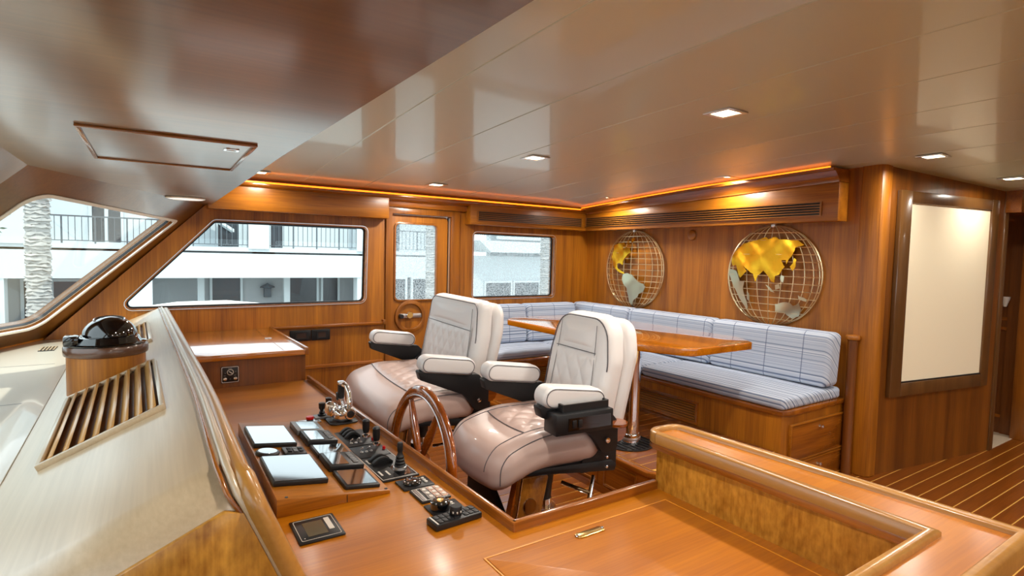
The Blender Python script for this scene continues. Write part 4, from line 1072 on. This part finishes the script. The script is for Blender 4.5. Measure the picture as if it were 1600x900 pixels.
display('large square display with pale glare, farther of the two on the pod', .335, .505, 2.40, 2.672, .018, scr=(.006, .006))
display('grey framed small display at the far end of the pod row', .538, .66, 2.56, 2.722, .024, None, (.02, .022), 'screen', 'grey')
display('small black display with five side buttons, second from the far end', .545, .672, 2.39, 2.548, .028, 5)
display('small black glass display with a white tag, middle of the pod row', .55, .685, 2.235, 2.378, .016, None, (.008, .008))
display('black display with a row of side buttons, second from the near end', .552, .684, 2.07, 2.232, .026, 6)
display('black glass display at the near end of the pod row', .558, .684, 1.886, 2.056, .014, None, (.01, .012))
rd = T('puck', 'small round black gauge between the two large displays', 'gauge', pt(.376, 2.32, 0))
O('body', G().loft([[pt(.376 + r * math.cos(2 * PI * k / 24), 2.32 + r * math.sin(2 * PI * k / 24), h) for k in range(24)] for r, h in ((.044, 0), (.045, .010), (.041, .014), (.002, .0145))]), 'black', rd)
O('glass', G().loft([[pt(.376 + r * math.cos(2 * PI * k / 24), 2.32 + r * math.sin(2 * PI * k / 24), h) for k in range(24)] for r, h in ((.036, .014), (.035, .0155), (.002, .016))]), 'screen', rd)
kp = T('keypad', 'small black keypad with raised keys between the large displays', 'keypad', pt(.475, 2.315, 0))
O('body', slab(.432, .518, 2.27, 2.36, 0, .016), 'black', kp, bevel=.006)
for i in range(2):
    for j in range(3): O('key', slab(.446 + j * .022, .462 + j * .022, 2.288 + i * .03, 2.31 + i * .03, .016, .020), 'grey' if j == 1 else 'rubber', kp, bevel=.002)
# plotter flush in the desk
pp = T('panel_display', 'black flush panel display with white tag near the hood end', 'display', (.42, 1.72, ZD))
O('bezel', slab(.353, .489, 1.641, 1.797, 0, .007, flat), 'black', pp, bevel=.003)
O('outline', G().ring(rect(.362, .480, 1.652, 1.788, .006), rect(.3635, .4785, 1.6535, 1.7865, .006), 'z', ZD + .007, ZD + .0076), 'label', pp)
O('screen', slab(.385, .445, 1.672, 1.765, .007, .008, flat), 'glassblk' if False else plain('dull_screen', srgb(84, 78, 62), .12, 0, .8), pp)
O('tag', slab(.452, .468, 1.69, 1.772, .007, .0082, flat), 'label', pp)
O('led', slab(.372, .375, 1.665, 1.668, .007, .0082, flat), 'label', pp)
# switch console with winged rockers and joystick
def cq(u, v, h):      # u across desk (0..1), v along towards port (0..1)
    yv = lerp(2.605, 1.95, v); x0 = rimx(yv) - .205; return (x0 + u * .15, yv, ZD + h)
def cslab(u0, u1, v0, v1, h0, h1):
    return G().hexa([cq(u0, v0, h0), cq(u1, v0, h0), cq(u1, v1, h0), cq(u0, v1, h0)], [cq(u0, v0, h1), cq(u1, v0, h1), cq(u1, v1, h1), cq(u0, v1, h1)])
kc = T('control_console', 'long black control console with rocker levers along the desk rim', 'control panel', (.8, 2.28, ZD))
O('plate', cslab(0, 1, 0, 1, 0, .008), 'black', kc, bevel=.002)
O('silver_line', G().add([], []).hexa([cq(.03, .008, .008), cq(.045, .008, .008), cq(.045, .992, .008), cq(.03, .992, .008)], [cq(.03, .008, .0086), cq(.045, .008, .0086), cq(.045, .992, .0086), cq(.03, .992, .0086)]), 'label', kc)
O('silver_line', cslab(.03, .97, .985, .989, .008, .0086), 'label', kc)
O('silver_line', cslab(.955, .97, .52, .989, .008, .0086), 'label', kc)
O('gloss_inset', cslab(.5, .94, .80, .97, .008, .009), 'glassblk', kc)
for (a, b) in ((.02, .36), (.38, .60)):
    O('sub_panel', cslab(.06, .94, a, b, .008, .0105), 'blackm', kc, bevel=.001)
def wing(u0, u1, v, nm='rocker_lever'):
    pts = []
    for i in range(9):
        f = i / 8; c_ = cq(lerp(u0, u1, f), v, .010 + .022 * math.sin(PI * f)); pts.append(Vector(c_))
    g_ = G().loft([[tuple(p + Vector((0, dy, dz))) for dy, dz in ((-.012, -.006), (.012, -.010), (.012, .004), (-.012, .008))] for p in pts])
    O(nm, g_, 'rubber', kc, bevel=.002)
for v in (.06, .115, .17): wing(.22, .70, v)
for v in (.68, .74): wing(.16, .72, v)
for v, c in ((.20, 'l'), (.40, 'r')):
    kn = O('lever_knob', G().lathe([(.013, ZD + .03), (.016, ZD + .045), (.017, ZD + .085), (.012, ZD + .092), (.002, ZD + .093)], cq(.84, v, -ZD), 16), 'black', kc)
    O('lever_stem', G().lathe([(.02, ZD + .008), (.018, ZD + .02), (.007, ZD + .024), (.007, ZD + .034)], cq(.84, v, -ZD), 16), 'chrome', kn)
    O('red_cap', G().lathe([(.007, ZD + .008), (.007, ZD + .022), (.002, ZD + .024)], cq(.90, v + .10, -ZD), 12), 'red', kn)
    for dx in (-.10, .10): O('toggle', G().tube([cq(.36 + dx, v + .07, .009), cq(.36 + dx, v + .07, .018), cq(.40 + dx, v + .085, .028)], .003, 8), 'steel', kn)
    for dx in (-.16, -.02, .12): O('toggle_nut', G().lathe([(.007, ZD + .009), (.007, ZD + .014), (.003, ZD + .016)], cq(.40 + dx, v + .10, -ZD), 10), 'steel', kn)
for (u, v) in ((.12, .64), (.12, .85), (.3, .86)): O('print_line', cslab(u, u + .05, v, v + .07, .008, .0086), 'label', kc)
jx = cq(.74, .85, -ZD)
js = O('joystick', G().lathe([(.022, ZD + .008), (.024, ZD + .018), (.02, ZD + .022), (.021, ZD + .03), (.017, ZD + .034), (.019, ZD + .042), (.015, ZD + .046), (.017, ZD + .054), (.013, ZD + .058), (.009, ZD + .07), (.011, ZD + .078), (.012, ZD + .105), (.010, ZD + .11), (.002, ZD + .111)], jx, 20), 'rubber', kc)
O('joystick_collar', G().lathe([(.027, ZD + .008), (.027, ZD + .014), (.022, ZD + .016)], jx, 20), 'steel', js)
# four panels in a row towards the corner
def panel(name, label, cat, x0, x1, y0, y1, th=.007, mat='black'):
    t = T(name, label, cat, ((x0 + x1) / 2, (y0 + y1) / 2, ZD)); O('plate', slab(x0, x1, y0, y1, 0, th, flat), mat, t, bevel=.003); return t
p1 = panel('dial_panel', 'black dial panel with buttons next to the console joystick', 'control panel', .758, .880, 1.838, 1.932)
p3 = panel('dial_panel', 'black dial panel with shiny brass topped dial, third from the desk corner', 'control panel', .768, .886, 1.597, 1.692)
for t_, y0, mt in ((p1, 1.885, 'black'), (p3, 1.645, 'brass')):
    dl = O('dial', G().lathe([(.034, ZD + .007), (.035, ZD + .012), (.033, ZD + (.016 if mt == 'black' else .03)), (.026, ZD + (.018 if mt == 'black' else .034)), (.002, ZD + (.018 if mt == 'black' else .035))], (.808, y0, 0), 28), 'glassblk', t_)
    for k in range(10): O('dial_notch', G().lathe([(.003, ZD + .012), (.003, ZD + (.0185 if mt == 'black' else .0345)), (.001, ZD + (.019 if mt == 'black' else .035))], (.808 + .029 * math.cos(k * .628), y0 + .029 * math.sin(k * .628), 0), 6), 'steel' if mt == 'black' else 'grey', dl)
    if mt == 'brass': O('dial_cap', G().lathe([(.013, ZD + .034), (.012, ZD + .038), (.002, ZD + .039)], (.808, y0, 0), 14), 'brass', dl)
    for k in range(3): O('button', G().lathe([(.0065, ZD + .007), (.0065, ZD + .011), (.002, ZD + .0125)], (.857, y0 + .018 - k * .017, 0), 12), 'label', t_)
p2 = panel('switch_panel', 'switch panel with white outlined blocks and oval keys', 'control panel', .772, .885, 1.712, 1.828, .008)
for i, c in enumerate((srgb(70, 50, 40), srgb(70, 50, 40), srgb(160, 110, 80), srgb(190, 140, 110))):
    x0 = .781 + i * .0255
    bl = O('key_block', slab(x0, x0 + (.012 if i == 0 else .022), 1.724, 1.818, .008, .0094, flat), plain('key_block_%d' % i, c, .35, 0, .4), p2)
    if i:
        for k in range(3): O('oval_key', G().lathe([(.008, ZD + .0094), (.007, ZD + .0125), (.002, ZD + .013)], (x0 + .011, 1.74 + k * .03, 0), 14), 'label', bl)
for x0 in (.777, .7935, .8195, .845, .8705): O('white_line', slab(x0, x0 + .0022, 1.719, 1.822, .008, .0092, flat), 'label', p2)
for y0 in (1.719, 1.820): O('white_line', slab(.777, .8727, y0, y0 + .0022, .008, .0092, flat), 'label', p2)
rm = T('remote_keypad', 'long black keypad bar with round knob at the desk corner', 'keypad', (.815, 1.555, ZD), math.radians(4))
L_ = dict(local=True)
O('body', G().box(-.086, .086, -.036, .032, 0, .02), 'black', rm, bevel=.004, **L_)
for i in range(8):
    for j in range(2):
        if i in (4,): continue
        O('key', G().box(-.07 + i * .019, -.053 + i * .019, -.026 + j * .027, -.002 + j * .027, .02, .0225), plain('key_brown', srgb(66, 54, 44), .3, 0, .5) if False else 'blackm', rm, bevel=.001, **L_)
O('white_bar', G().box(-.078, -.073, -.03, .028, .02, .0212), 'label', rm, **L_)
kb = O('knob', G().lathe([(.019, .02), (.02, .024), (.019, .046), (.017, .049), (.002, .0495)], (.006, 0, 0), 24), 'rubber', rm, **L_)
for a in (-1.9, -1.2, -2.6): O('knob_mark', G().box(.006 + .0192 * math.cos(a) - .002, .006 + .0192 * math.cos(a) + .002, .0192 * math.sin(a) - .002, .0192 * math.sin(a) + .002, .03, .036), 'label', kb, **L_)
# chrome throttle
th = T('throttle', 'chrome twin lever throttle head on the desk by the rim', 'throttle', (.81, 2.8, ZD))
tx, ty = .812, 2.80
O('base_plate', G().prism(rpoly([(tx - .075, ty - .07), (tx + .065, ty - .07), (tx + .065, ty + .085), (tx - .075, ty + .085)], .03, 5), 'z', ZD, ZD + .008), 'black', th, bevel=.002)
O('housing', G().rbox((tx, ty, ZD + .038), (.05, .055, .036), .03, 3, 4), 'chrome', th, angle=60)
O('top_cap', G().loft([[(tx - .045 + r * math.cos(2 * PI * k / 20) , ty + .02 + r * .9 * math.sin(2 * PI * k / 20), ZD + h - .3 * r * math.cos(2 * PI * k / 20)) for k in range(20)] for r, h in ((.036, .03), (.04, .05), (.034, .085), (.018, .10), (.002, .102))]), 'chrome', th)
O('side_hub', G().lathe([(.026, -.072), (.03, -.066), (.03, .062), (.026, .068)], (tx + .02, ty, ZD + .05), 24, 'y'), 'chrome', th)
O('hub_cap', G().lathe([(.006, -.078), (.018, -.076), (.02, -.068)], (tx + .02, ty, ZD + .05), 20, 'y'), 'black', th)
lv = O('lever', G().tube([(tx + .02, ty - .045, ZD + .05), (tx + .022, ty - .047, ZD + .10), (tx + .022, ty - .035, ZD + .15), (tx + .018, ty - .01, ZD + .18), (tx + .01, ty + .012, ZD + .185)], [.015, .014, .013, .014, .015], 14), 'chrome', th)
l2 = O('lever', G().tube([(tx + .02, ty + .045, ZD + .05), (tx + .012, ty + .045, ZD + .10), (tx + .006, ty + .044, ZD + .15)], [.015, .013, .013], 14), 'chrome', th)
O('lever_grip', G().rbox((tx + .004, ty + .042, ZD + .15), (.016, .017, .045), .012, 2, 3), 'black', l2, angle=60)
O('grip_button', G().box(tx - .02, tx - .01, ty + .035, ty + .055, ZD + .10, ZD + .14), 'black', l2, bevel=.003)
O('grip_cap', G().rbox((tx + .004, ty + .036, ZD + .19), (.018, .02, .01), .008, 2, 3), 'steel', l2, angle=60)
# pair of small joysticks beyond
for i, (x, y, lab) in enumerate(((.735, 2.905, 'small black thumb joystick nearer the pod, beyond the throttle'), (.792, 2.99, 'small black thumb joystick half hidden behind the throttle'))):
    t = T('thumb_joystick', lab, 'joystick', (x, y, ZD))
    O('base', G().box(x - .04, x + .045, y - .035, y + .035, ZD, ZD + .012), 'grey', t, bevel=.004)
    O('bellows', G().lathe([(.02, ZD + .012), (.022, ZD + .018), (.013, ZD + .024), (.015, ZD + .03), (.009, ZD + .036), (.008, ZD + .042)], (x, y, 0), 18), 'rubber', t)
    O('grip', G().lathe([(.008, ZD + .04), (.016, ZD + .052), (.017, ZD + .078), (.012, ZD + .08), (.002, ZD + .081)], (x, y, 0), 14), 'black', t)
rb = T('stop_button', 'red capped stop button on a small chrome plate beyond the pod', 'button', (.665, 2.86, ZD))
O('plate', G().box(.615, .715, 2.835, 2.895, ZD, ZD + .004), 'steel', rb, bevel=.001)
O('collar', G().lathe([(.017, ZD + .004), (.017, ZD + .014), (.014, ZD + .016)], (.665, 2.862, 0), 18), 'black', rb)
O('red_cap', G().lathe([(.018, ZD + .014), (.02, ZD + .02), (.018, ZD + .028), (.002, ZD + .03)], (.665, 2.862, 0), 18), 'red', rb)
cbk = T('desk_cable', 'thin grey cable end lying on the desk beyond the pod', 'cable', (.45, 2.86, ZD))
O('cable', G().tube([(.40, 2.835, ZD + .004), (.44, 2.85, ZD + .005), (.49, 2.865, ZD + .005), (.51, 2.86, ZD + .003), (.515, 2.84, ZD + .003)], .003, 8), 'grey', cbk)
# square switch panel on the cabinet side
sp = T('mirror_switch', 'square black switch panel with rotary knob on the dark cabinet side', 'switch', (.405, 3.83, .77))
yf = 3.83
O('plate', G().prism(rect(.353, .457, .716, .822, .008), 'y', yf - .006, yf), 'black', sp, bevel=.002)
O('silver_border', G().ring(rect(.3565, .4535, .7195, .8185, .007), rect(.3595, .4505, .7225, .8155, .006), 'y', yf - .0068, yf - .0058), 'steel', sp)
O('knob_ring', G().ring(circle(.406, .784, .019), circle(.406, .784, .0155), 'y', yf - .008, yf - .006), 'label', sp)
rk = O('knob', G().lathe([(.002, -.016), (.013, -.015), (.014, -.006)], (.406, yf, .784), 20, 'y'), 'black', sp)
O('pointer', G().hexa([(.396, yf - .017, .789), (.399, yf - .017, .793), (.399, yf - .0155, .793), (.396, yf - .0155, .789)], [(.413, yf - .017, .776), (.416, yf - .017, .780), (.416, yf - .0155, .780), (.413, yf - .0155, .776)]), 'label', rk)
for x in (.376, .434): O('screw_button', G().lathe([(.003, -.018), (.01, -.014), (.012, -.006)], (x, yf, .743), 16, 'y'), 'chrome', sp)
for (x, z, w_) in ((.405, .808, .022), (.377, .779, .006), (.436, .786, .006), (.405, .741, .005), (.374, .763, .012), (.432, .763, .012)): O('print_mark', G().box(x - w_ / 2, x + w_ / 2, yf - .0066, yf - .0058, z - .002, z + .002), 'grey', sp)
# outlet plates below the chair rail
for x0, x1, lab in ((.99, 1.165, 'black outlet plate below the chair rail, nearer the side cabinet'), (1.17, 1.33, 'black outlet plate below the chair rail, nearer the door')):
    t = T('outlet_plate', lab, 'outlet', ((x0 + x1) / 2, YS, .82))
    O('plate', G().prism(rect(x0, x1, .772, .866, .006), 'y', YS - .012, YS), 'black', t, bevel=.002)
    O('socket', G().ring(rect(x0 + .045, x1 - .025, .785, .852, .004), rect(x0 + .058, x1 - .038, .797, .84, .003), 'y', YS - .016, YS - .011), 'black', t)
    O('socket_face', G().box(x0 + .058, x1 - .038, YS - .0125, YS - .0115, .797, .84), plain('socket_brown', srgb(58, 36, 26), .4), t)
# ================================================================ outside
YB = 25.0
gr = S('ground_dock', G().box(-60, 80, 11, 60, -2.0, -1.5), 'dockm')
wt_ = S('water', G().box(-60, 80, -40, 11, -2.6, -2.4), plain('harbour_water', srgb(60, 84, 90), .12))
bk_ = T('building', 'white two storey waterfront house with iron balcony rails', 'building', (5, YB, -1.5))
zB0, zB1 = .42, 1.62
O('wall', G().box(-30, 13.2, YB, YB + .5, zB0, zB1 - .12), 'stucco', bk_)
O('wall_moulding', G().box(-30, 13.3, YB - .006, YB + .5, zB1 - .12, zB1 + .05), 'stucco', bk_)
0 and O('wall_moulding', G().box(-30, 13.25, YB - .03, YB + .5, zB1 - .30, zB1 - .27), 'stucco', bk_)
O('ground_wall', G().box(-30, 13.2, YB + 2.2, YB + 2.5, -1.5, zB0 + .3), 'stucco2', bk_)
O('balcony_wall', G().box(-30, 13.2, YB + 1.8, YB + 2.1, zB1, 6.5), 'stucco', bk_)
O('balcony_floor', G().box(-30, 13.2, YB, YB + 2.2, zB1 - .2, zB1), 'stucco', bk_)
for (a, b) in ((-5.6, -4.2), (-1.5, .02), (7.9, 9.5), (12.0, 13.2)):
    O('pillar', G().box(a, b, YB + .02, YB + .6, -1.5, zB0 + .02), 'stucco', bk_)
for (a, b) in ((3.35, 4.15), (7.85, 8.9), (-4.4, -3.6), (12.4, 13.2)):
    O('pillar', G().box(a, b, YB - .05, YB + .6, zB1, 6.5), 'stucco', bk_)
for (a, b) in ((-3.6, .4), (.4, 3.35), (4.15, 7.85), (8.9, 12.4), (-8.4, -4.4)):
    n = int((b - a) / .19)
    rl = O('top_rail', G().box(a, b, YB + .02, YB + .07, 2.62, 2.67), 'rail', bk_)
    O('bottom_rail', G().box(a, b, YB + .03, YB + .06, 1.76, 1.79), 'rail', bk_)
    bar_ = None
    for i in range(n + 1):
        xx = a + (b - a) * i / n
        th_ = .026 if i % 5 == 0 else .011
        O('baluster', G().box(xx - th_, xx + th_, YB + .045 - th_, YB + .045 + th_, 1.64 if i % 5 == 0 else 1.78, 2.64), 'rail', rl)
def win(x0, x1, z0, z1, yy, mull=1, mat='pane_d'):
    f = O('window_frame', G().ring(rect(x0 - .1, x1 + .1, z0 - .1, z1 + .1), rect(x0, x1, z0, z1), 'y', yy - .1, yy + .02), 'stucco', bk_)
    O('pane', G().box(x0, x1, yy - .04, yy - .02, z0, z1), mat, f)
    for i in range(mull): 
        xm = lerp(x0, x1, (i + 1) / (mull + 1)); O('mullion', G().box(xm - .06, xm + .06, yy - .08, yy - .02, z0, z1), 'stucco', f)
yg = YB + 2.2
win(2.2, 3.3, -1.3, .35, yg, 0); win(5.4, 6.6, -1.3, .35, yg, 0); win(6.9, 7.6, -1.3, .35, yg, 0)
win(-4.0, -2.4, -1.2, .2, yg, 1)
win(2.4, 3.2, 1.7, 3.6, YB + 1.8, 0); win(4.5, 5.0, 1.7, 3.6, YB + 1.8, 0); win(9.6, 10.6, 1.7, 3.8, YB + 1.8, 1); win(-1.9, -1.0, 1.75, 3.2, YB + 1.8, 1)
win(9.3, 10.2, -1.2, .35, YB, 0); win(10.6, 11.6, -1.2, .35, YB, 0)
for xx in (1.6, 5.0, 8.6): O('column', G().box(xx, xx + .25, YB + 1.4, YB + 1.65, -1.5, zB0 + .02), 'stucco', bk_)
lt = O('wall_lantern', G().box(4.25, 4.55, yg - .3, yg - .1, -.55, -.1), 'rail', bk_, bevel=.02)
O('lantern_roof', G().lathe([(.32, -.12), (.30, -.06), (.05, .06), (.01, .1)], (4.4, yg - .2, 0), 4), 'rail', lt)
O('sloping_awning', G().hexa([(1.3, YB + .6, 3.4), (2.9, YB + .6, 2.3), (2.9, YB + 1.6, 2.3), (1.3, YB + 1.6, 3.4)], [(1.3, YB + .6, 3.5), (2.9, YB + .6, 2.42), (2.9, YB + 1.6, 2.42), (1.3, YB + 1.6, 3.5)]), 'shutter', bk_)
# second house with shuttered gable
b2 = T('building', 'white house with ribbed roof and shuttered windows beyond the window by the corner', 'building', (17, YB, -1.5))
O('wall', G().box(13.4, 30, YB + .5, YB + 1, -1.5, 1.55), 'stucco', b2)
O('upper_wall', G().box(15.6, 30, YB + 1.0, YB + 1.5, 1.4, 7), 'stucco', b2)
O('eave', G().hexa([(14.9, YB - .2, 1.75), (30, YB - .2, 1.75), (30, YB + 1.6, 1.75), (14.9, YB + 1.6, 1.75)], [(14.2, YB - .2, 2.35), (30, YB - .2, 2.35), (30, YB + 1.6, 2.35), (14.2, YB + 1.6, 2.35)]), 'shutter', b2)
for i in range(8): O('roof_rib', G().box(15.4, 30, YB - .1 + i * .12, YB + .1 + i * .12, 2.45 + i * .28, 2.62 + i * .28), 'shutter', b2)
for (a, b) in ((15.0, 16.6), (16.85, 18.5)):
    f = O('window_frame', G().ring(rect(a - .1, b + .1, -1.0, .2), rect(a, b, -.9, .1), 'y', YB + .4, YB + .55), 'stucco', b2)
    O('pane', G().box(a, b, YB + .46, YB + .48, -.9, .1), 'pane_d', f)
O('door_recess', G().box(13.45, 14.2, YB + .3, YB + .49, -1.5, .35), 'shutter', b2)
# palms
def palm(label, x, y, r, h):
    t = T('palm_tree', label, 'tree', (x, y, -1.5))
    prof_ = []; z = -1.5
    while z < h:
        prof_ += [(r * random.uniform(.98, 1.1), z), (r * random.uniform(.88, .95), z + .075)]; z += .085
    g_ = G().lathe(prof_, (x, y, 0), 16)
    g_.v = [(x + (p[0] - x) * (q_ := random.uniform(.9, 1.08)), y + (p[1] - y) * q_, p[2] + random.uniform(-.03, .03)) for p in g_.v]
    O('trunk', g_, 'trunk', t, angle=20)
    for k in range(11):
        a = 2 * PI * k / 11 + random.uniform(-.2, .2); e = random.uniform(.2, .9); pts = []
        for i in range(9):
            f = i / 8; q = f * 2.6; pts.append(Vector((x + q * math.cos(a), y + q * math.sin(a), h + e * q - .42 * q * q * .9)))
        g_ = G()
        for i in range(8):
            d = (pts[i + 1] - pts[i]).normalized(); sd_ = d.cross(Vector((0, 0, 1))).normalized()
            for s in (-1, 1):
                for j in (0, .5):
                    b0 = pts[i].lerp(pts[i + 1], j); ln = .55 * math.sin(PI * (.12 + .8 * (i + j) / 8)); tip = b0 + sd_ * s * ln + d * .3 - Vector((0, 0, .22))
                    g_.add([tuple(b0), tuple(b0 + d * .07), tuple(tip)], [(0, 1, 2)])
        O('frond', g_, 'frond', t)
palm('palm trunk seen through the sloping windshield pane', -2.3, 17.5, .25, 6.5)
palm('palm trunk seen through the right side of the door window', 7.9, 17.0, .21, 6.5)
palm('palm trunk at the right edge of the window by the corner', 14.25, 19.0, .32, 6.5)
for i, (x, y) in enumerate(((-5.2, 22.8),)):
    t = T('shrub', ('leafy shrub at the far left behind the balcony', 'second leafy shrub behind the balcony rail')[i], 'shrub', (x, y, 1.6))
    g_ = G()
    for k in range(420):
        p = Vector((random.gauss(0, .55), random.gauss(0, .4), random.uniform(0, 2.2))) + Vector((x, y, 1.6)); d = Vector((random.uniform(-1, 1), random.uniform(-1, 1), random.uniform(-.3, 1))).normalized() * .22; s_ = d.cross(Vector((.3, .5, .8))).normalized() * .06
        g_.add([tuple(p), tuple(p + d * .5 + s_), tuple(p + d), tuple(p + d * .5 - s_)], [(0, 1, 2, 3)])
    O('foliage', g_, 'frond', t); O('stem', G().tube([(x, y, 1.5), (x, y, 2.6)], .06, 8), 'trunk', t)
# the boat's own white bulwark outside the side window
bw = S('trim_14', G().prism([(-2.2, -.3), (-2.2, .80), (-.9, .92), (-.2, 1.01), (.2, 1.06), (.6, 1.065), (.9, 1.03), (1.15, .94), (1.3, .80), (1.5, .76), (6, .76), (6, -.3)], 'y', 5.85, 5.98), 'white', bevel=.02)
S('trim_15', G().box(-2, 7, 5.09, 5.85, -.3, -.25), 'white')
